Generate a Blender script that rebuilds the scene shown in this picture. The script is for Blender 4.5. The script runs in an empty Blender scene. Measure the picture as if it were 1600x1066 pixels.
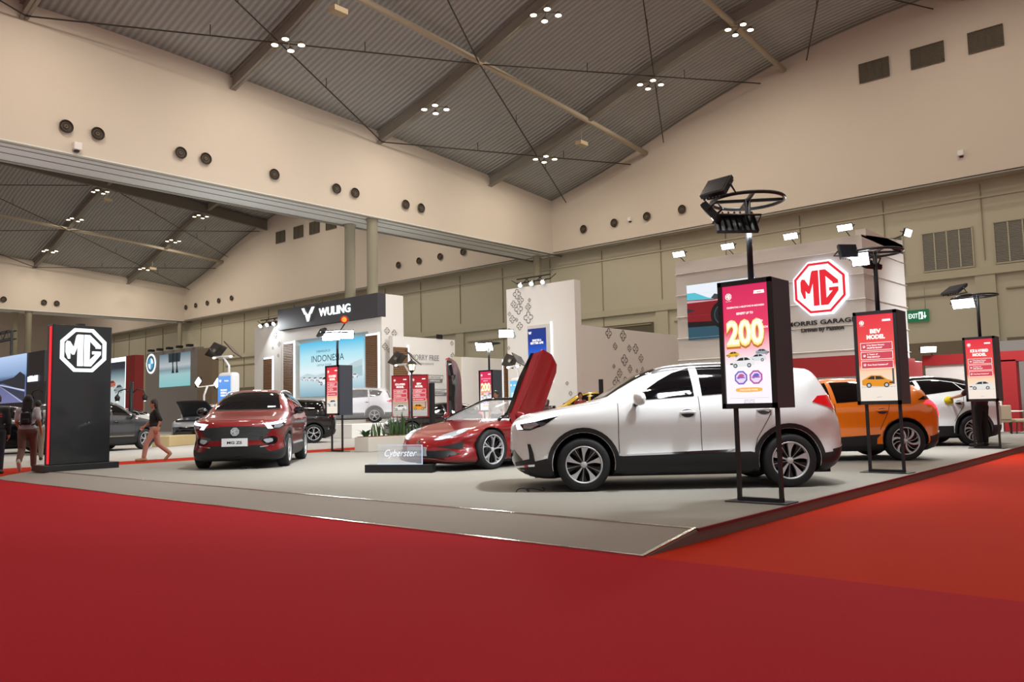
import bpy, bmesh, math, random
import numpy as np
from mathutils import Vector, Matrix, geometry
from mathutils.bvhtree import BVHTree
random.seed(7)
SC = bpy.context.scene
COL = SC.collection
PI = math.pi

# ------------------------------------------------------------------ camera, world, exposure
cam_data = bpy.data.cameras.new('camera')
cam_data.sensor_width = 36.0
cam_data.lens = 1269.9 / 1600 * 36
cam_data.clip_end = 500
cam = bpy.data.objects.new('camera', cam_data)
COL.objects.link(cam)
def cam_axes(yaw, pitch, roll):
    f = Vector((math.cos(yaw)*math.cos(pitch), math.sin(yaw)*math.cos(pitch), math.sin(pitch)))
    r = Vector((math.sin(yaw), -math.cos(yaw), 0)); u = r.cross(f)
    c, s = math.cos(roll), math.sin(roll)
    return r*c + u*s, u*c - r*s, f
_r, _u, _f = cam_axes(math.radians(41.26), math.radians(4.85), math.radians(-1.272))
cam.matrix_world = Matrix(((_r.x, _u.x, -_f.x, 0), (_r.y, _u.y, -_f.y, 0), (_r.z, _u.z, -_f.z, 1.15), (0, 0, 0, 1)))
SC.camera = cam
SC.view_settings.view_transform = 'Standard'
SC.view_settings.look = 'None'
SC.view_settings.gamma = 1
SC.view_settings.use_curve_mapping = False
SC.view_settings.exposure = 0.15
world = bpy.data.worlds.new('hall_ambient'); SC.world = world; world.use_nodes = True
world.node_tree.nodes['Background'].inputs[0].default_value = (1.0, 0.965, 0.92, 1)
world.node_tree.nodes['Background'].inputs[1].default_value = 0.50
SC.cycles.max_bounces = 6
SC.cycles.sample_clamp_indirect = 6

def area_light(name, loc, target, size, power, color=(1, 1, 1), size_y=None, spread=180):
    d = bpy.data.lights.new(name, 'AREA'); d.energy = power; d.color = color; d.size = size
    d.spread = math.radians(spread)
    if size_y: d.shape = 'RECTANGLE'; d.size_y = size_y
    else: d.shape = 'DISK'
    o = bpy.data.objects.new(name, d); COL.objects.link(o); o.location = loc
    o.rotation_euler = (Vector(target) - Vector(loc)).to_track_quat('-Z', 'Y').to_euler()
    return o
WARM = (1.0, 0.89, 0.76); COOL = (0.93, 0.97, 1.0)
RAFTER_X = [-7.4, 1.7, 10.9, 20.1, 29.2, 38.5]

# ------------------------------------------------------------------ materials
MATS = {}
def srgb(h):
    h = h.lstrip('#'); out = []
    for i in (0, 2, 4):
        c = int(h[i:i+2], 16)/255; out.append(c/12.92 if c <= .04045 else ((c+.055)/1.055)**2.4)
    return tuple(out) + (1,)
def mat(name, col='#808080', rough=.5, metal=0, coat=0, emit=0, ecol=None, bump=None, noise=None, spec=.5, alpha=1, trans=0):
    if name in MATS: return MATS[name]
    m = bpy.data.materials.new(name); m.use_nodes = True; MATS[name] = m
    nt = m.node_tree; b = nt.nodes['Principled BSDF']; c = srgb(col) if isinstance(col, str) else col
    b.inputs['Base Color'].default_value = c; b.inputs['Roughness'].default_value = rough
    b.inputs['Metallic'].default_value = metal; b.inputs['Coat Weight'].default_value = coat
    b.inputs['Coat Roughness'].default_value = .03; b.inputs['Specular IOR Level'].default_value = spec
    if alpha < 1: b.inputs['Alpha'].default_value = alpha
    if trans: b.inputs['Transmission Weight'].default_value = trans
    if emit:
        b.inputs['Emission Color'].default_value = srgb(ecol) if ecol else c
        b.inputs['Emission Strength'].default_value = emit
    if noise or bump:
        tc = nt.nodes.new('ShaderNodeTexCoord')
    if noise:   # (scale, amount)
        n = nt.nodes.new('ShaderNodeTexNoise'); n.inputs['Scale'].default_value = noise[0]; n.inputs['Detail'].default_value = 6
        mx = nt.nodes.new('ShaderNodeMix'); mx.data_type = 'RGBA'
        k = noise[1]; mx.inputs[6].default_value = tuple(v*(1-k) for v in c[:3])+(1,); mx.inputs[7].default_value = tuple(min(1, v*(1+k)) for v in c[:3])+(1,)
        nt.links.new(tc.outputs['Object'], n.inputs['Vector']); nt.links.new(n.outputs['Fac'], mx.inputs[0]); nt.links.new(mx.outputs[2], b.inputs['Base Color'])
    if bump:    # (scale, strength, distance)
        n = nt.nodes.new('ShaderNodeTexNoise'); n.inputs['Scale'].default_value = bump[0]; n.inputs['Detail'].default_value = 4
        bp = nt.nodes.new('ShaderNodeBump'); bp.inputs['Strength'].default_value = bump[1]; bp.inputs['Distance'].default_value = bump[2]
        nt.links.new(tc.outputs['Object'], n.inputs['Vector']); nt.links.new(n.outputs['Fac'], bp.inputs['Height']); nt.links.new(bp.outputs[0], b.inputs['Normal'])
    return m
def stripes(m, axis, scale, strength, dist, darken=0, profile='SIN'):
    """bands of relief (and optional dark grooves) across a surface, in object space"""
    nt = m.node_tree; b = nt.nodes['Principled BSDF']
    tc = nt.nodes.new('ShaderNodeTexCoord'); w = nt.nodes.new('ShaderNodeTexWave'); w.wave_type = 'BANDS'; w.bands_direction = axis; w.wave_profile = profile
    w.inputs['Scale'].default_value = scale; nt.links.new(tc.outputs['Object'], w.inputs['Vector'])
    bp = nt.nodes.new('ShaderNodeBump'); bp.inputs['Strength'].default_value = strength; bp.inputs['Distance'].default_value = dist
    nt.links.new(w.outputs['Fac'], bp.inputs['Height']); nt.links.new(bp.outputs[0], b.inputs['Normal'])
    if darken:
        mx = nt.nodes.new('ShaderNodeMix'); mx.data_type = 'RGBA'; c = tuple(b.inputs['Base Color'].default_value)
        mx.inputs[6].default_value = tuple(v*(1-darken) for v in c[:3])+(1,); mx.inputs[7].default_value = c
        nt.links.new(w.outputs['Fac'], mx.inputs[0]); nt.links.new(mx.outputs[2], b.inputs['Base Color'])
    return m
def gradient_screen(name, stops, z0, z1, strength, axis='Z'):
    """a lit screen whose picture runs through colours from z0 to z1 of the object's own space"""
    if name in MATS: return MATS[name]
    m = mat(name, '#000000', rough=.3); nt = m.node_tree; b = nt.nodes['Principled BSDF']
    tc = nt.nodes.new('ShaderNodeTexCoord'); sp = nt.nodes.new('ShaderNodeSeparateXYZ'); mr = nt.nodes.new('ShaderNodeMapRange'); cr = nt.nodes.new('ShaderNodeValToRGB')
    nt.links.new(tc.outputs['Object'], sp.inputs[0]); nt.links.new(sp.outputs[axis], mr.inputs[0]); nt.links.new(mr.outputs[0], cr.inputs[0])
    mr.inputs[1].default_value = z0; mr.inputs[2].default_value = z1
    while len(cr.color_ramp.elements) < len(stops): cr.color_ramp.elements.new(.5)
    for e, (p, c) in zip(cr.color_ramp.elements, stops): e.position = p; e.color = srgb(c)
    nt.links.new(cr.outputs[0], b.inputs['Emission Color']); b.inputs['Emission Strength'].default_value = strength
    return m
def glow(col, k=1.0):
    return mat('lit_' + col.strip('#') + '_%d' % int(k*100), '#000000', rough=.4, emit=k, ecol=col)
def flatc(col, rough=.6):
    return mat('plain_' + col.strip('#'), col, rough=rough)

# ------------------------------------------------------------------ objects
def meta(o, label=None, cat=None, group=None, kind=None):
    if label: o['label'] = label
    if cat: o['category'] = cat
    if group: o['group'] = group
    if kind: o['kind'] = kind
    return o
def thing(name, label, cat, loc=(0, 0, 0), rz=0, group=None):
    o = bpy.data.objects.new(name, None); COL.objects.link(o); o.empty_display_size = .2
    o.location = loc; o.rotation_euler = (0, 0, rz)
    o['_l'] = list(loc)
    return meta(o, label, cat, group)
class MB:
    def __init__(s): s.v = []; s.f = []; s.mi = []; s.m = []; s.sm = []
    def slot(s, m):
        if m not in s.m: s.m.append(m)
        return s.m.index(m)
    def add(s, vs, fs, m, smooth=False):
        b = len(s.v); s.v += [tuple(v) for v in vs]; k = s.slot(m)
        for f in fs: s.f.append([i+b for i in f]); s.mi.append(k); s.sm.append(smooth)
        return s
    def box(s, a, b, m, R=None, T=None):
        (x0, y0, z0), (x1, y1, z1) = a, b
        vs = [(x0,y0,z0),(x1,y0,z0),(x1,y1,z0),(x0,y1,z0),(x0,y0,z1),(x1,y0,z1),(x1,y1,z1),(x0,y1,z1)]
        if R is not None: vs = [R @ Vector(v) for v in vs]
        if T is not None: vs = [Vector(v)+Vector(T) for v in vs]
        return s.add(vs, [(0,3,2,1),(4,5,6,7),(0,1,5,4),(1,2,6,5),(2,3,7,6),(3,0,4,7)], m)
    def tube(s, pts, r, m, n=8, closed=False, smooth=True, flat=None):
        pts = [Vector(p) for p in pts]; k = len(pts); rs = r if isinstance(r, (list, tuple)) else [r]*k
        vs = []; up = None
        for i, p in enumerate(pts):
            if closed: t = pts[(i+1) % k]-pts[i-1]
            else: t = pts[min(i+1, k-1)]-pts[max(i-1, 0)]
            t.normalize()
            if up is None:
                up = Vector((0, 0, 1)) if abs(t.z) < .9 else Vector((1, 0, 0))
            a = t.cross(up).normalized(); up2 = a.cross(t).normalized(); up = up2
            for j in range(n):
                q = 2*PI*(j+.5)/n; vs.append(p + a*math.cos(q)*rs[i] + up2*math.sin(q)*rs[i]*(flat or 1))
        fs = []
        for i in range(k if closed else k-1):
            for j in range(n):
                a0 = i*n+j; a1 = i*n+(j+1) % n; b0 = ((i+1) % k)*n+j; b1 = ((i+1) % k)*n+(j+1) % n
                fs.append((a0, a1, b1, b0))
        if not closed: fs += [tuple(reversed(range(n))), tuple(range((k-1)*n, k*n))]
        return s.add(vs, fs, m, smooth and n > 4)
    def bar(s, p, q, r, m): return s.tube([p, q], r*1.414, m, n=4)
    def lathe(s, prof, m, n=24, axis='Z', T=(0, 0, 0), smooth=True, cap=True):
        vs = []; fs = []; k = len(prof)
        for i, (r, h) in enumerate(prof):
            for j in range(n):
                c, d = r*math.cos(2*PI*j/n), r*math.sin(2*PI*j/n)
                v = (c, d, h) if axis == 'Z' else ((c, h, d) if axis == 'Y' else (h, c, d))
                vs.append(Vector(v)+Vector(T))
        for i in range(k-1):
            for j in range(n): fs.append((i*n+j, i*n+(j+1) % n, (i+1)*n+(j+1) % n, (i+1)*n+j))
        if cap: fs += [tuple(reversed(range(n))), tuple(range((k-1)*n, k*n))]
        return s.add(vs, fs, m, smooth)
    def build(s, name, parent=None, world=False, kind=None, fix=True):
        me = bpy.data.meshes.new(name)
        off = Vector(parent['_l']) if (world and parent) else Vector((0, 0, 0))
        me.from_pydata([Vector(v)-off for v in s.v], [], s.f)
        for m in s.m: me.materials.append(m)
        me.polygons.foreach_set('material_index', s.mi); me.polygons.foreach_set('use_smooth', s.sm)
        if fix:
            bm = bmesh.new(); bm.from_mesh(me); bmesh.ops.recalc_face_normals(bm, faces=bm.faces); bm.to_mesh(me); bm.free()
        o = bpy.data.objects.new(name, me); COL.objects.link(o)
        if parent: o.parent = parent; o['_l'] = [0, 0, 0]
        if parent and world: o['_l'] = list(parent['_l'])
        if parent and not world: pass
        if kind: o['kind'] = kind
        return o
def bevel(o, w, seg=2):
    md = o.modifiers.new('bevel', 'BEVEL'); md.width = w; md.segments = seg; md.limit_method = 'ANGLE'; return o
def sub_world(o):   # lets a sub-part be given in the same coordinates as its part
    return o

# a flat frame: origin, right, up, outward normal
class FR:
    def __init__(s, o, u, v): s.o = Vector(o); s.u = Vector(u).normalized(); s.v = Vector(v).normalized(); s.n = s.u.cross(s.v)
    def p(s, a, b, d=0): return s.o + s.u*a + s.v*b + s.n*d
def plate(mb, fr, pts, d0, d1, m, side=None):
    n = len(pts); A = [fr.p(a, b, d1) for a, b in pts]; B = [fr.p(a, b, d0) for a, b in pts]
    mb.add(A, [tuple(range(n))], m)
    mb.add(A+B, [(i, (i+1) % n, n+(i+1) % n, n+i) for i in range(n)], side or m)
    return mb
def rect(a0, b0, a1, b1): return [(a0, b0), (a1, b0), (a1, b1), (a0, b1)]
_TX = {}
def text_shape(t, bold=0):
    if (t, bold) in _TX: return _TX[(t, bold)]
    cu = bpy.data.curves.new('lettering', 'FONT'); cu.body = t; cu.size = 1; cu.offset = bold; cu.resolution_u = 3
    o = bpy.data.objects.new('lettering', cu); COL.objects.link(o)
    dg = bpy.context.evaluated_depsgraph_get(); me = o.evaluated_get(dg).to_mesh()
    vs = [(v.co.x, v.co.y) for v in me.vertices]; fs = [tuple(p.vertices) for p in me.polygons]
    x1 = max([v[0] for v in vs] or [1]); x0 = min([v[0] for v in vs] or [0])
    o.evaluated_get(dg).to_mesh_clear(); bpy.data.objects.remove(o); bpy.data.curves.remove(cu)
    _TX[(t, bold)] = (vs, fs, x0, x1); return _TX[(t, bold)]
def letters(mb, fr, t, a, b, h, m, width=None, align='C', d=.004, bold=0, thick=0, shear=0):
    """t drawn with cap height about h, baseline b; width stretches it"""
    vs, fs, x0, x1 = text_shape(t, bold); s = h/.7; w = (x1-x0)*s; kx = (width/w if width else 1)
    w *= kx; a0 = a - (w/2 if align == 'C' else 0)
    P = [fr.p(a0+((x-x0)*s*kx)+shear*y*s, b+y*s, d) for x, y in vs]
    mb.add(P, fs, m)
    if thick:
        ec = {}
        for f in fs:
            for i in range(len(f)):
                e = (f[i], f[(i+1) % len(f)]); k = tuple(sorted(e)); ec.setdefault(k, []).append(e)
        E = [v[0] for v in ec.values() if len(v) == 1]; n = len(P)
        Q = [p - fr.n*thick for p in P]
        mb.add(P+Q, [(i, j, n+j, n+i) for i, j in E], m)
    return mb
def ci(x, xs, ys):
    """smooth interpolation through a table"""
    xs = np.asarray(xs, float); ys = np.asarray(ys, float)
    if x <= xs[0]: return float(ys[0])
    if x >= xs[-1]: return float(ys[-1])
    i = int(np.searchsorted(xs, x))-1
    def sl(k):
        if k <= 0 or k >= len(xs)-1: return 0 if k <= 0 and False else (ys[min(k+1, len(xs)-1)]-ys[max(k-1, 0)])/(xs[min(k+1, len(xs)-1)]-xs[max(k-1, 0)])
        a = (ys[k]-ys[k-1])/(xs[k]-xs[k-1]); b = (ys[k+1]-ys[k])/(xs[k+1]-xs[k])
        return 0 if a*b <= 0 else 2*a*b/(a+b)
    h = xs[i+1]-xs[i]; t = (x-xs[i])/h; m0 = sl(i)*h; m1 = sl(i+1)*h
    return float((2*t**3-3*t*t+1)*ys[i]+(t**3-2*t*t+t)*m0+(-2*t**3+3*t*t)*ys[i+1]+(t**3-t*t)*m1)
# ------------------------------------------------------------------ the hall: floor, walls, roof
def structure(mb, name): return mb.build(name, kind='structure')
CARPET = mat('crimson_carpet', '#a01923', rough=.95, noise=(60, .14), bump=(180, .35, .01), spec=.1)
CARPETO = mat('orange_red_carpet', '#b02a12', rough=.95, noise=(60, .12), bump=(180, .35, .01), spec=.1)
STAND = mat('stand_carpet', '#918e86', rough=.93, noise=(40, .05), bump=(160, .2, .006), spec=.1)
RAMPM = mat('ramp_carpet', '#8e8780', rough=.93, noise=(40, .05), bump=(160, .2, .006), spec=.1)
FASC = mat('fascia_brown', '#6a5650', rough=.6, noise=(8, .08))
FASCR = mat('fascia_red_edge', '#6c1a1c', rough=.7)
FLOORG = mat('pale_grey_floor', '#a9a7a2', rough=.55, noise=(3, .05))
WALLW = mat('upper_wall_paint', '#cbc0b1', rough=.85, noise=(1.2, .015))
WALLG = mat('lower_wall_paint', '#b3ad98', rough=.8, noise=(2, .02))
SOFF = mat('soffit_grey', '#dcdfdc', rough=.7)
STEEL = mat('roof_steel_grey', '#8c887e', rough=.6)
ROOFM = stripes(mat('roof_sheet', '#b0b3b2', rough=.55), 'X', 1.05, .55, .12, darken=.34)
WOOD = stripes(mat('wood_slats', '#7a5636', rough=.5), 'Z', 3.2, .7, .05, darken=.3)
WHITEP = mat('white_panel', '#dedbd6', rough=.6)
BLACKM = mat('black_metal', '#15161a', rough=.45)
STEELS = mat('steel_strip', '#c7c2b6', rough=.22, metal=1, bump=(9, .5, .01))
PE = 3.47; X0 = 5.45; X1 = 6.28; PB = 18.9
f = MB(); f.box((-60,-60,-.3),(X0,150,0), CARPET); structure(f, 'floor')
f = MB(); f.box((X0,-60,-.3),(46.5,PE,0), CARPETO); structure(f, 'floor_orange_carpet')
f = MB(); f.box((X0,PB,-.3),(46.5,21.55,.045), CARPETO); structure(f, 'floor_aisle_carpet')
f = MB(); f.box((X0,21.55,-.3),(46.5,150,.05), FLOORG); f.box((X0,PE,-.3),(46.5,PB,-.001), FLOORG); structure(f, 'floor_grey_stands')
f = MB(); f.box((X1,PE,0),(31,PB,.11), STAND); o = structure(f, 'floor_show_stand')
f = MB(); f.add([(X0,PE,0),(X1,PE,0),(X1,PE,.11),(X0,PB,0),(X1,PB,0),(X1,PB,.11)], [(0,1,2),(3,5,4),(0,2,5,3),(0,3,4,1),(1,4,5,2)], RAMPM); structure(f, 'floor_ramp')
f = MB(); f.box((28,-8,.0),(46,PE-.03,.05), mat('pale_floor_tile','#c9b79c',rough=.3)); structure(f, 'floor_pale_tile')
f = MB(); f.add([(X0+.02,PE-.012,0),(X1,PE-.012,0),(31,PE-.012,0),(31,PE-.012,.095),(X1,PE-.012,.095)], [(0,1,4),(1,2,3,4)], FASC); f.box((X1,PE-.02,.088),(31,PE+.004,.115), FASCR); structure(f, 'trim_1')
f = MB(); f.box((X1-.022,PE,.105),(X1+.022,PB,.1165), STEELS); structure(f, 'trim_2')
f = MB(); f.box((X0-.03,PE,.0),(X0+.012,PB,.012), STEELS); structure(f, 'trim_3')
f = MB(); a = Vector((X0,PE,0)); b = Vector((X1,PE,.115)); f.add([a,b,b+Vector((0,.035,0)),a+Vector((0,.035,0)),a+Vector((0,0,.012)),b+Vector((0,0,.006)),b+Vector((0,.035,.006)),a+Vector((0,.035,.012))], [(0,1,5,4),(1,2,6,5),(2,3,7,6),(3,0,4,7),(4,5,6,7)], STEELS); structure(f, 'trim_4')

XS = [0, 6.5, 15.6, 20.6, 25, 32, 35, 45, 60, 80]; ZX = [15.95, 16.5, 17.16, 17.47, 17.72, 17.98, 18.0, 17.7, 16.9, 16]
def eave(x): return ci(45-x, XS, ZX)
def rise(e): return ci(e, [0, 5.3, 11.3, 14.4, 17, 21.3, 25, 32, 45, 60], [0, 1.4, 3.45, 4.35, 5.0, 5.7, 6.0, 6.1, 5.9, 5.6])
def roof1(x, y): return eave(x)+rise(35.4-y)
def roof2(x, y): return eave(x)+rise(min(89.5-y, y-38.0))
def roof3(x, y): return eave(x)+rise(min(y-92, 40))
def grid_surface(name, fn, xs, ys, m):
    f = MB(); n = len(ys); f.add([(x, y, fn(x, y)) for x in xs for y in ys], [(i*n+j, i*n+j+1, (i+1)*n+j+1, (i+1)*n+j) for i in range(len(xs)-1) for j in range(n-1)], m, True)
    o = f.build(name, kind='structure', fix=False); md = o.modifiers.new('t', 'SOLIDIFY'); md.thickness = .15; md.offset = 1 if o.data.polygons[0].normal.z > 0 else -1
    return o
grid_surface('ceiling', roof1, np.linspace(-40, 45.2, 40), np.linspace(-30, 35.5, 44), ROOFM)
grid_surface('ceiling_second_hall', roof2, np.linspace(0, 45.2, 28), np.linspace(37.9, 89.6, 40), ROOFM)
grid_surface('ceiling_third_hall', roof3, np.linspace(0, 45.2, 20), np.linspace(91.9, 130, 16), ROOFM)
def wall_strip(mb, along, fixed, t, a0, a1, zb, zt, m, n=40):
    """wall standing along X or Y from a0 to a1, bottom zb, top zt(a), t thick"""
    pts = np.linspace(a0, a1, n); V = []
    for a in pts:
        for q in (fixed, fixed+t):
            for z in (zb, zt(a)): V.append((a, q, z) if along == 'X' else (q, a, z))
    F = []
    for i in range(n-1):
        b = i*4; c = b+4
        F += [(b, c, c+1, b+1), (b+2, b+3, c+3, c+2), (b, b+2, c+2, c), (b+1, c+1, c+3, b+3)]
    F += [(0, 1, 3, 2), ((n-1)*4, (n-1)*4+2, (n-1)*4+3, (n-1)*4+1)]
    mb.add(V, F, m)
H = 12.2
f = MB(); wall_strip(f, 'X', 35.4, .3, -40, 45.05, H, lambda x: roof1(x, 35.4)+.05, WALLW); structure(f, 'wall_left')
f = MB(); wall_strip(f, 'X', 37.7, .3, -40, 45.05, H, lambda x: roof2(x, 38)+.05, WALLW); structure(f, 'wall_left_far_face')
f = MB(); wall_strip(f, 'X', 89.5, .3, -10, 45.05, H, lambda x: roof2(x, 89.5)+.05, WALLW); wall_strip(f, 'X', 91.7, .3, -10, 45.05, H, lambda x: roof3(x, 92)+.05, WALLW); structure(f, 'wall_back')
f = MB(); f.box((-40,35.38,H-.08),(45.6,38.02,H), SOFF)
for y in (36.05, 36.9): f.box((-40,y,H-.11),(45.6,y+.05,H-.07), STEEL)
f.box((-10,89.48,H-.1),(45.6,92.02,H), SOFF); structure(f, 'trim_5')
f = MB()
for y in (35.33, 38.03, 89.4): f.tube([(-40,y,H-.12),(45.9,y,H-.12)], .06, STEEL, n=6)
structure(f, 'trim_6')
f = MB(); wall_strip(f, 'Y', 45, .3, -30, 35.45, H, lambda y: roof1(45, y)+.05, WALLW, 60); structure(f, 'wall_right')
f = MB(); wall_strip(f, 'Y', 45, .3, 37.95, 89.55, H, lambda y: roof2(45, y)+.05, WALLW, 50); wall_strip(f, 'Y', 45, .3, 91.9, 130, H, lambda y: roof3(45, y)+.05, WALLW, 20); structure(f, 'wall_right_far')
f = MB(); wall_strip(f, 'X', 129.7, .3, -40, 45.05, 0, lambda x: roof3(x, 129)+.05, WALLW); structure(f, 'wall_end')
f = MB(); f.box((45.9,-60,0),(46.3,135,12.25), WALLG); f.box((45,-60,H-.02),(46.3,135,H+.06), WALLG)
structure(f, 'wall_right_lower')
f = MB(); f.tube([(44.9,-30,H-.08),(44.9,130,H-.08)], .07, STEEL, n=6); f.box((45.82,-60,11.25),(45.92,135,11.33), WALLG); structure(f, 'trim_7')
# lower wall relief: pilasters, ledges, recessed bays, joints
LEDGE = mat('ledge_paint', '#aea892', rough=.8); RECESS = mat('recess_shade_paint', '#8e856c', rough=.85)
f = MB(); y = -9.8
bays = []
while y < 130:
    f.box((45.74,y-.45,0),(45.92,y+.45,7.4), LEDGE)           # pilaster
    bays.append((y+.55, y+8.7)); y += 9.25
f.box((45.68,-60,7.35),(45.92,135,7.75), LEDGE)
structure(f, 'trim_8')
f = MB()
for a, b in bays:
    f.box((45.80,a+.3,6.55),(45.92,b-.3,6.62), RECESS); f.box((45.83,(a+b)/2-.02,4.2),(45.915,(a+b)/2+.02,12), RECESS); f.box((45.83,a-.6,8.1),(45.915,a-.57,12), RECESS)
    f.box((45.78,a+.2,0),(45.915,b-.2,4.15), mat('brown_dado','#6d6150',rough=.8))
structure(f, 'trim_9')
f = MB()
for y0, z0, z1 in ((27.9, 5.2, 6.7),):
    f.box((45.85,y0,z0),(45.915,y0+5.2,z1), mat('dark_opening','#57503f',rough=.8))
structure(f, 'trim_10')
# ------------------------------------------------------------------ things fixed to walls and roof
LOUV = stripes(mat('louvre_grey', '#8e8b80', rough=.6), 'Z', 4.2, .8, .05, darken=.45)
VENTM = stripes(mat('vent_grille_brown', '#6f6656', rough=.6), 'Z', 5.0, .8, .05, darken=.35)
def wall_grille(name, label, x, y0, y1, z0, z1, m, group=None, bars=3, fr=LEDGE):
    t = thing(name, label, 'vent', (x, (y0+y1)/2, z0), 0, group)
    mb = MB(); mb.box((x-.02,y0,z0),(x+.08,y1,z1), m); mb.build('louvre_panel', t, world=True)
    mb = MB()
    for k in range(bars+2):
        yy = y0+(y1-y0)*k/(bars+1); mb.box((x-.05,yy-.03,z0),(x,yy+.03,z1), fr)
    mb.box((x-.05,y0-.03,z0-.04),(x,y1+.03,z0+.02), fr); mb.box((x-.05,y0-.03,z1-.02),(x,y1+.03,z1+.04), fr); mb.build('frame', t, world=True)
wall_grille('air_louvre', 'slatted wall louvre to the right of the red and white lettered booth', 45.86, 9.15, 11.49, 7.85, 9.85, LOUV)
wall_grille('air_louvre', 'slatted wall louvre cut by the right edge of the picture', 45.86, 5.7, 8.2, 7.85, 9.9, LOUV)
wall_grille('air_louvre', 'slatted wall louvre mostly hidden behind the booth corner', 45.86, 12.45, 14.9, 7.85, 9.9, LOUV)
for (y0, y1), lb in (((12.33, 13.82), 'leftmost of the three brown grilles high on the right wall'), ((9.67, 11.2), 'middle one of the three brown grilles high on the right wall'), ((7.04, 8.53), 'rightmost of the three brown grilles high on the right wall')):
    wall_grille('ventilation_grille', lb, 44.95, y0, y1, 18.45, 19.45, VENTM, 'grilles high on the right wall', 3, VENTM)
for yc in (69.83, 66.74, 64.1, 61.48):
    wall_grille('ventilation_grille', 'small grey square grille high on the far hall gable wall', 44.95, yc-.75, yc+.75, 18.3, 19.4, VENTM, 'grilles high on the far hall gable', 1, VENTM)
wall_grille('air_louvre', 'grey louvre on the far wall left of the charcoal headed booth', 45.8, 70.6, 74.2, 7.6, 9.9, LOUV)
DARKD = mat('diffuser_dark', '#2c241c', rough=.6); DARKR = mat('diffuser_ring', '#5c4c3a', rough=.5)
def diffuser(axis, p, label, group):
    t = thing('round_air_diffuser', label, 'vent', p, 0, group); r = .27
    for nm, prof, m in (('funnel', [(r*.99,.0),(r*.9,.06),(r*.6,.08),(.01,.09)], DARKD), ('ring', [(r,-.02),(r*1.05,-.05),(r*.96,-.06),(r*.93,-.0)], DARKR), ('ring', [(r*.66,.05),(r*.68,-.02),(r*.60,-.02),(r*.58,.05)], DARKR), ('ring', [(r*.30,.06),(r*.32,-.03),(r*.22,-.03),(r*.1,.0)], DARKR)):
        mb = MB(); pr = [(a, h if nm == 'ring' else h-.08) for a, h in prof]; mb.lathe(pr, m, n=20, axis='Y' if axis == 'Y' else 'X', cap=False); mb.build(nm, t)
L1 = [12.57, 13.82, 17.48, 18.7, 22.36, 26.17, 27.41, 31.08, 32.29]
for x in L1: diffuser('Y', (x, 35.32, 13.25), 'round dark air diffuser on the beige wall above the grey soffit', 'round diffusers on the left wall')
for y in (32.6, 30.06, 27.51, 24.94): diffuser('X', (44.92, y, 13.48), 'round dark air diffuser on the right wall near the corner', 'round diffusers on the right wall')
for y in (51.99, 49.42, 46.9, 44.29): diffuser('X', (44.92, y, 13.6), 'round diffuser seen under the soffit beside the columns', 'round diffusers beside the columns')
for y in (89.0, 86.74, 84.16, 81.68, 79.02): diffuser('X', (44.92, y, 13.7), 'tiny round diffuser on the far right wall of the second hall', 'round diffusers in the far corner')
for x in (26.53, 30.15, 31.35): diffuser('Y', (x, 89.42, 13.06), 'round diffuser on the back wall of the second hall', 'round diffusers on the back wall')
def small_box(name, label, cat, p, s, m):
    mb = MB(); mb.box((-s,-s,-s),(s,s,s), m); mb.box((-s*.6,-s*.6,-s*1.5),(s*.6,s*.6,-s), BLACKM); o = mb.build(name); o.location = p; meta(o, label, cat); bevel(o, s*.2)
small_box('security_camera', 'small white camera on the left wall just above the soffit', 'camera', (13.0,35.3,12.5), .16, WHITEP)
small_box('wall_sensor', 'small white box between the diffusers on the right wall', 'sensor', (44.95,28.84,13.52), .13, WHITEP)
small_box('wall_sensor', 'small round sensor alone on the wall at upper right', 'sensor', (44.95,9.21,13.48), .14, WHITEP)
# roof beams
def ibeam(name, label, pts, h, m, group, up=Vector((0, 0, 1))):
    """I-section following points; h deep"""
    mb = MB(); pts = [Vector(p) for p in pts]
    d = (pts[-1]-pts[0]); s = d.cross(up).normalized()
    for w, z0, z1 in ((.16, 0, .05), (.16, -h, -h+.05), (.03, -h, 0)):
        V = []
        for p in pts: V += [p-s*w+up*z0, p+s*w+up*z0, p+s*w+up*z1, p-s*w+up*z1]
        F = [(4*i+j, 4*i+(j+1) % 4, 4*i+4+(j+1) % 4, 4*i+4+j) for i in range(len(pts)-1) for j in range(4)]+[(0,1,2,3),tuple(4*len(pts)-4+j for j in range(4))]
        mb.add(V, F, m)
    o = mb.build(name); meta(o, label, 'beam', group); return o
for x in RAFTER_X[1:]:
    ys = np.concatenate([[35.5, 34.2], np.linspace(32.5, -28, 26)])
    pts = [(x, y, roof1(x, y)-.12) for y in ys]
    ibeam('roof_rafter', 'grey arched roof beam over the main hall rising from the left wall', pts, .62, STEEL, 'arched roof beams of the main hall')
for x in (10.9, 20.1, 29.2, 38.5):
    ys = np.linspace(89.6, 38, 26); ibeam('roof_rafter', 'grey arched roof beam in the second hall seen under the soffit', [(x, y, roof2(x, y)-.12) for y in ys], .62, STEEL, 'arched roof beams of the second hall')
TUBEM = mat('purlin_paint', '#aa9f8c', rough=.55)
def purlin(label, y, fn, x0, x1, group, r=.16):
    mb = MB(); xs = np.linspace(x0, x1, 18); mb.tube([(x, y, fn(x, y)-.62) for x in xs], r, TUBEM, n=10); o = mb.build('purlin_tube'); meta(o, label, 'beam', group)
for y in (27.4, 18.0, 8.6, -1): purlin('round grey purlin tube crossing the roof beams of the main hall', y, roof1, -39, 44.9, 'purlin tubes of the main hall')
for y in (80.9,): purlin('round purlin tube in the second hall near its back wall', y, roof2, 0, 44.9, 'purlin tubes of the second hall')
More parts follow.
